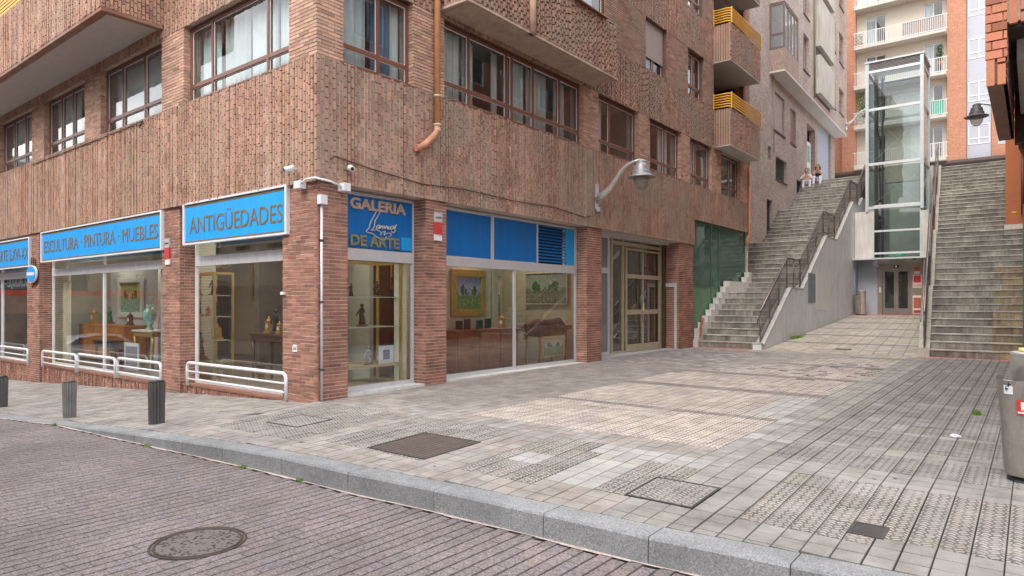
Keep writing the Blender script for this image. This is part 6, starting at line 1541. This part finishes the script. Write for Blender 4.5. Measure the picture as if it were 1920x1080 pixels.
# shop lamps: small spots that are lit in the photograph
def spot(x, y, z, e, label, sz=.25):
    t = thing('ceiling_lamp', (x, y, z), label, 'ceiling lamp', 'small lit ceiling lamps in the gallery')
    b = MB(); b.lathe([(.001, .05), (.07, .05), (.08, .0), (.06, -.005), (.001, -.005)], (x, y, z), 14); b.build('housing', m_brass, t)
    b = MB(); b.lathe([(.001, -.012), (.055, -.012), (.055, -.006), (.001, -.006)], (x, y, z), 12, smooth=False); b.build('bulb', emis('warm_bulb', (1, .75, .45), 4), t)
    l = bpy.data.lights.new('shop_spot', 'AREA'); l.energy = e * .34; l.size = sz; l.color = (1, .80, .58); o = bpy.data.objects.new('shop_spot', l); C.objects.link(o); o.location = (x, y, z - .03); o.parent = t; o.matrix_parent_inverse = Matrix.Translation((x, y, z)).inverted()
for x, y, e, lb in ((-3.2, 1.6, 55, 'lit ceiling lamp over the bronze figures table'), (-5.3, 1.5, 45, 'lit ceiling lamp over the tall brass cabinet'), (-8.3, 1.6, 60, 'lit ceiling lamp over the gilt console'), (-10.8, .9, 45, 'lit ceiling lamp over the orange chest'),
                    (-15.5, 1.4, 60, 'lit ceiling lamp in the leftmost street window'), (-1.0, 5.0, 35, 'lit ceiling lamp right above the two-tree landscape'), (-1.9, 7.6, 60, 'lit ceiling lamp over the cream wall of the gallery'), (-1.2, 1.6, 40, 'lit ceiling lamp over the corner cabinet'), (-2, 11.5, 25, 'lit ceiling lamp in the entrance lobby')):
    spot(x, y, 3.42 if y < 11 else 3.45, e, lb)

# ================================================================== ACROSS THE STREET (what the windows mirror)
B5 = thing('apartment_building', (-6, -13, 0), 'pale apartment row standing on the other side of the street', 'building')
FO = Fr((0, -13.5), (1, 0), (0, 1)); b = MB(); holes = [(-34 + i * 3.2, -34 + i * 3.2 + 1.7, z, z + 1.6) for i in range(16) for z in (4.6, 7.6)]
wall_with_holes(b, FO, -36, 18, -2, 10.5, -.4, 0, holes); b.build('wall', M('opposite_render', (.24, .20, .17), .9, var=.1, scale=.6), B5)
b = MB(); b.fbox(FO, -36, 18, -.6, -.5, 3, 10); b.build('pane', M('opposite_glass', (.06, .07, .08), .1), B5)
b = MB(); b.fbox(FO, -34, 16, 0, .1, -.5, 2.6); b.build('shopfront', M('opposite_shop', (.13, .10, .09), .4, var=.4, scale=.5), B5)
b = MB(); b.fbox(FO, -36, 18, -8, .5, 10.5, 10.8); b.fbox(FO, -36, 18, -8, -7.8, -2, 10.5); b.build('roof', m_conc, B5)
t = thing('terrace_frame', (-34, -8, -1.5), 'red metal terrace frame across the street, mirrored in the gallery windows', 'terrace frame')
b = MB(); b.box(-34.1, -33.9, -12, -3.5, 2.0, 2.3); b.box(-34.1, -33.9, -12, -11.8, -2, 2.0); b.box(-34.1, -33.9, -3.6, -3.45, -2, 2.0); b.build('frame', M('terrace_red', (.55, .05, .03), .5, fine=0), t)
B6 = thing('apartment_building', (-46, -10, -2), 'brick apartment block closing the far end of the street', 'building')
FE = Fr((-44, 0), (0, 1), (1, 0)); b = MB(); wall_with_holes(b, FE, -34, 2, -3, 11, -.4, 0, [(-32 + i * 3.4, -30.3 + i * 3.4, z, z + 1.5) for i in range(10) for z in (2.2, 5.2, 8.2)]); b.build('wall', M('end_render', (.25, .17, .13), .9, var=.2, scale=.5), B6)
b = MB(); b.fbox(FE, -34, 2, -.7, -.6, -3, 11); b.build('pane', MATS['opposite_glass'], B6)
b = MB(); b.fbox(FE, -34, 2, .01, .1, -3, .9); b.build('shopfront', MATS['opposite_shop'], B6)
b = MB(); b.fbox(FE, -34, 2, -8, .2, 11, 11.3); b.build('roof', m_conc, B6)
# parked car reflected in the street windows
def car(loc, yaw):
    t = thing('parked_car', (0, 0, 0), 'silver hatchback parked in the street, mirrored in the gallery windows', 'car')
    side = [(-2.1, .35), (-2.15, .62), (-2.0, .80), (-1.2, .95), (-.55, 1.38), (.5, 1.47), (1.35, 1.42), (1.95, 1.02), (2.12, .9), (2.15, .5), (2.05, .33)]
    b = MB(); b.smooth = True; secs = []
    for yy, sc_, up_ in ((-.88, .97, 0), (-.84, 1, 0), (-.6, 1, .0), (0, 1.0, .02), (.6, 1, .0), (.84, 1, 0), (.88, .97, 0)):
        i = len(b.v); secs.append(i)
        for x, z in side:
            zz = z + up_; yv = yy * (1 - .18 * max(0, z - .95) / .5); b.v.append((x * sc_, yv, zz))
    n = len(side)
    for i0, i1 in zip(secs, secs[1:]):
        for k in range(n): b.face((i0 + k, i0 + (k + 1) % n, i1 + (k + 1) % n, i1 + k)[::-1], (1, 1, 1))
    b.smooth = False; b.face(tuple(secs[0] + k for k in range(n)), (1, 1, 1)); b.face(tuple(secs[-1] + k for k in range(n))[::-1], (1, 1, 1)); b.build('body', M('car_paint', (.50, .52, .56), .25, .5, var=.02, fine=0), t)
    for s in (-1, 1):
        b = MB(); b.poly([(-1.0, s * .875, 1.0), (-.5, s * .80, 1.33), (.45, s * .79, 1.41), (1.2, s * .80, 1.36), (1.6, s * .86, 1.05)]); b.build('side_window', M('car_glass', (.03, .035, .04), .05), t)
        for x in (-1.35, 1.3):
            b = MB(); R_ = .33; b.tube([(x, s * .70, .33), (x, s * .90, .33)], R_, 24); wh = b.build('wheel', M('tyre', (.02, .02, .02), .8), t)
            b = MB(); b.tube([(x, s * .88, .33), (x, s * .915, .33)], .22, 10); b.build('rim', m_alu, wh)
        b = MB(); b.box(-2.14, -1.9, s * .55, s * .80, .62, .78) if s > 0 else b.box(-2.14, -1.9, -.80, -.55, .62, .78); b.build('headlight', m_white, t)
        b = MB(); b.box(2.0, 2.14, min(s * .5, s * .8), max(s * .5, s * .8), .85, 1.0); b.build('tail_light', M('tail_red', (.4, .01, .01), .3), t)
    t.location = loc; t.rotation_euler.z = yaw
car((-27.5, -5.6, roadz(-27.5)), R(-90))

# ================================================================== SMALL LIFE
def weed(x, y, z, n, r, h, label, stretch=1):
    b = MB()
    for i in range(n):
        a = random.uniform(0, 6.28); rr = r * math.sqrt(random.random()); p = Vector((x + rr * math.cos(a), y + rr * math.sin(a) * stretch, z)); d = Vector((random.uniform(-.4, .4), random.uniform(-.4, .4), 1)).normalized() * h * random.uniform(.5, 1.1)
        e = Vector((math.cos(a * 3), math.sin(a * 3), 0)) * .006; k = random.uniform(.7, 1.5)
        b.poly([p - e, p + e, p + d], (k, k, k * .7))
    tag(b.build('weed', M('weed_green', (.13, .24, .035), .7, fine=0)), label, 'weed')
weed(8.55, 4.75, .03, 90, .05, .10, 'bright green weed sprouting from a paving joint left of the near bin')
weed(2.47, 18.9, .34, 1500, .13, .09, 'long green strip of moss and grass at the foot of the ramp wall', 8)
for x, lb in ((-2.65, 'tiny tuft at the flush end of the kerb'), (.05, 'tiny green tuft in the gutter below the nearest bollard'), (2.1, 'little tuft in the gutter under the mid kerb stones'), (3.1, 'small dry tuft in the gutter past the mid kerb stones')): weed(x, ky(x) - .03, roadz(x), 40, .05, .05, lb)
b = MB()
for i in range(260):
    x = random.uniform(-6, 9.4); y = random.uniform(-1.9, 13) if x > 0 else random.uniform(-1.9, -.2); r_ = random.uniform(.008, .022)
    n = 7; b.poly([(x + r_ * math.cos(a * 6.283 / n) * random.uniform(.8, 1.2), y + r_ * math.sin(a * 6.283 / n) * random.uniform(.8, 1.2), G(x, y) + .0035) for a in range(n)])
tag(b.build('chewing_gum_spots', M('gum_grey', (.13, .12, .115), .8, fine=0)), 'small dark trodden gum spots scattered over the paving', 'gum spots', kind='stuff')
b = MB()
for i in range(420):
    x = random.uniform(-4, 9); y = ky(x) - random.uniform(.0, .16) ** 1.2; r_ = random.uniform(.004, .012); a = random.uniform(0, 6.28); z = roadz(x) + .004
    b.poly([(x + r_ * math.cos(a), y + r_ * math.sin(a), z), (x + r_ * math.cos(a + 2), y + r_ * math.sin(a + 2), z + .004), (x + r_ * math.cos(a + 4), y + r_ * math.sin(a + 4), z + .002)])
tag(b.build('gutter_grit', M('grit', (.16, .12, .08), .9, var=.3)), 'dry grit and leaf crumbs collected along the foot of the kerb', 'grit', kind='stuff')
b = MB(); b.smooth = True; b.ball((8.45, 2.75, .04), .045, 8, sc=(1.2, .8, .6)); b.ball((8.49, 2.77, .035), .03, 8, sc=(1, 1.2, .6)); tag(b.build('crumpled_paper', m_white), 'crumpled white paper lying on the grey paving', 'litter')
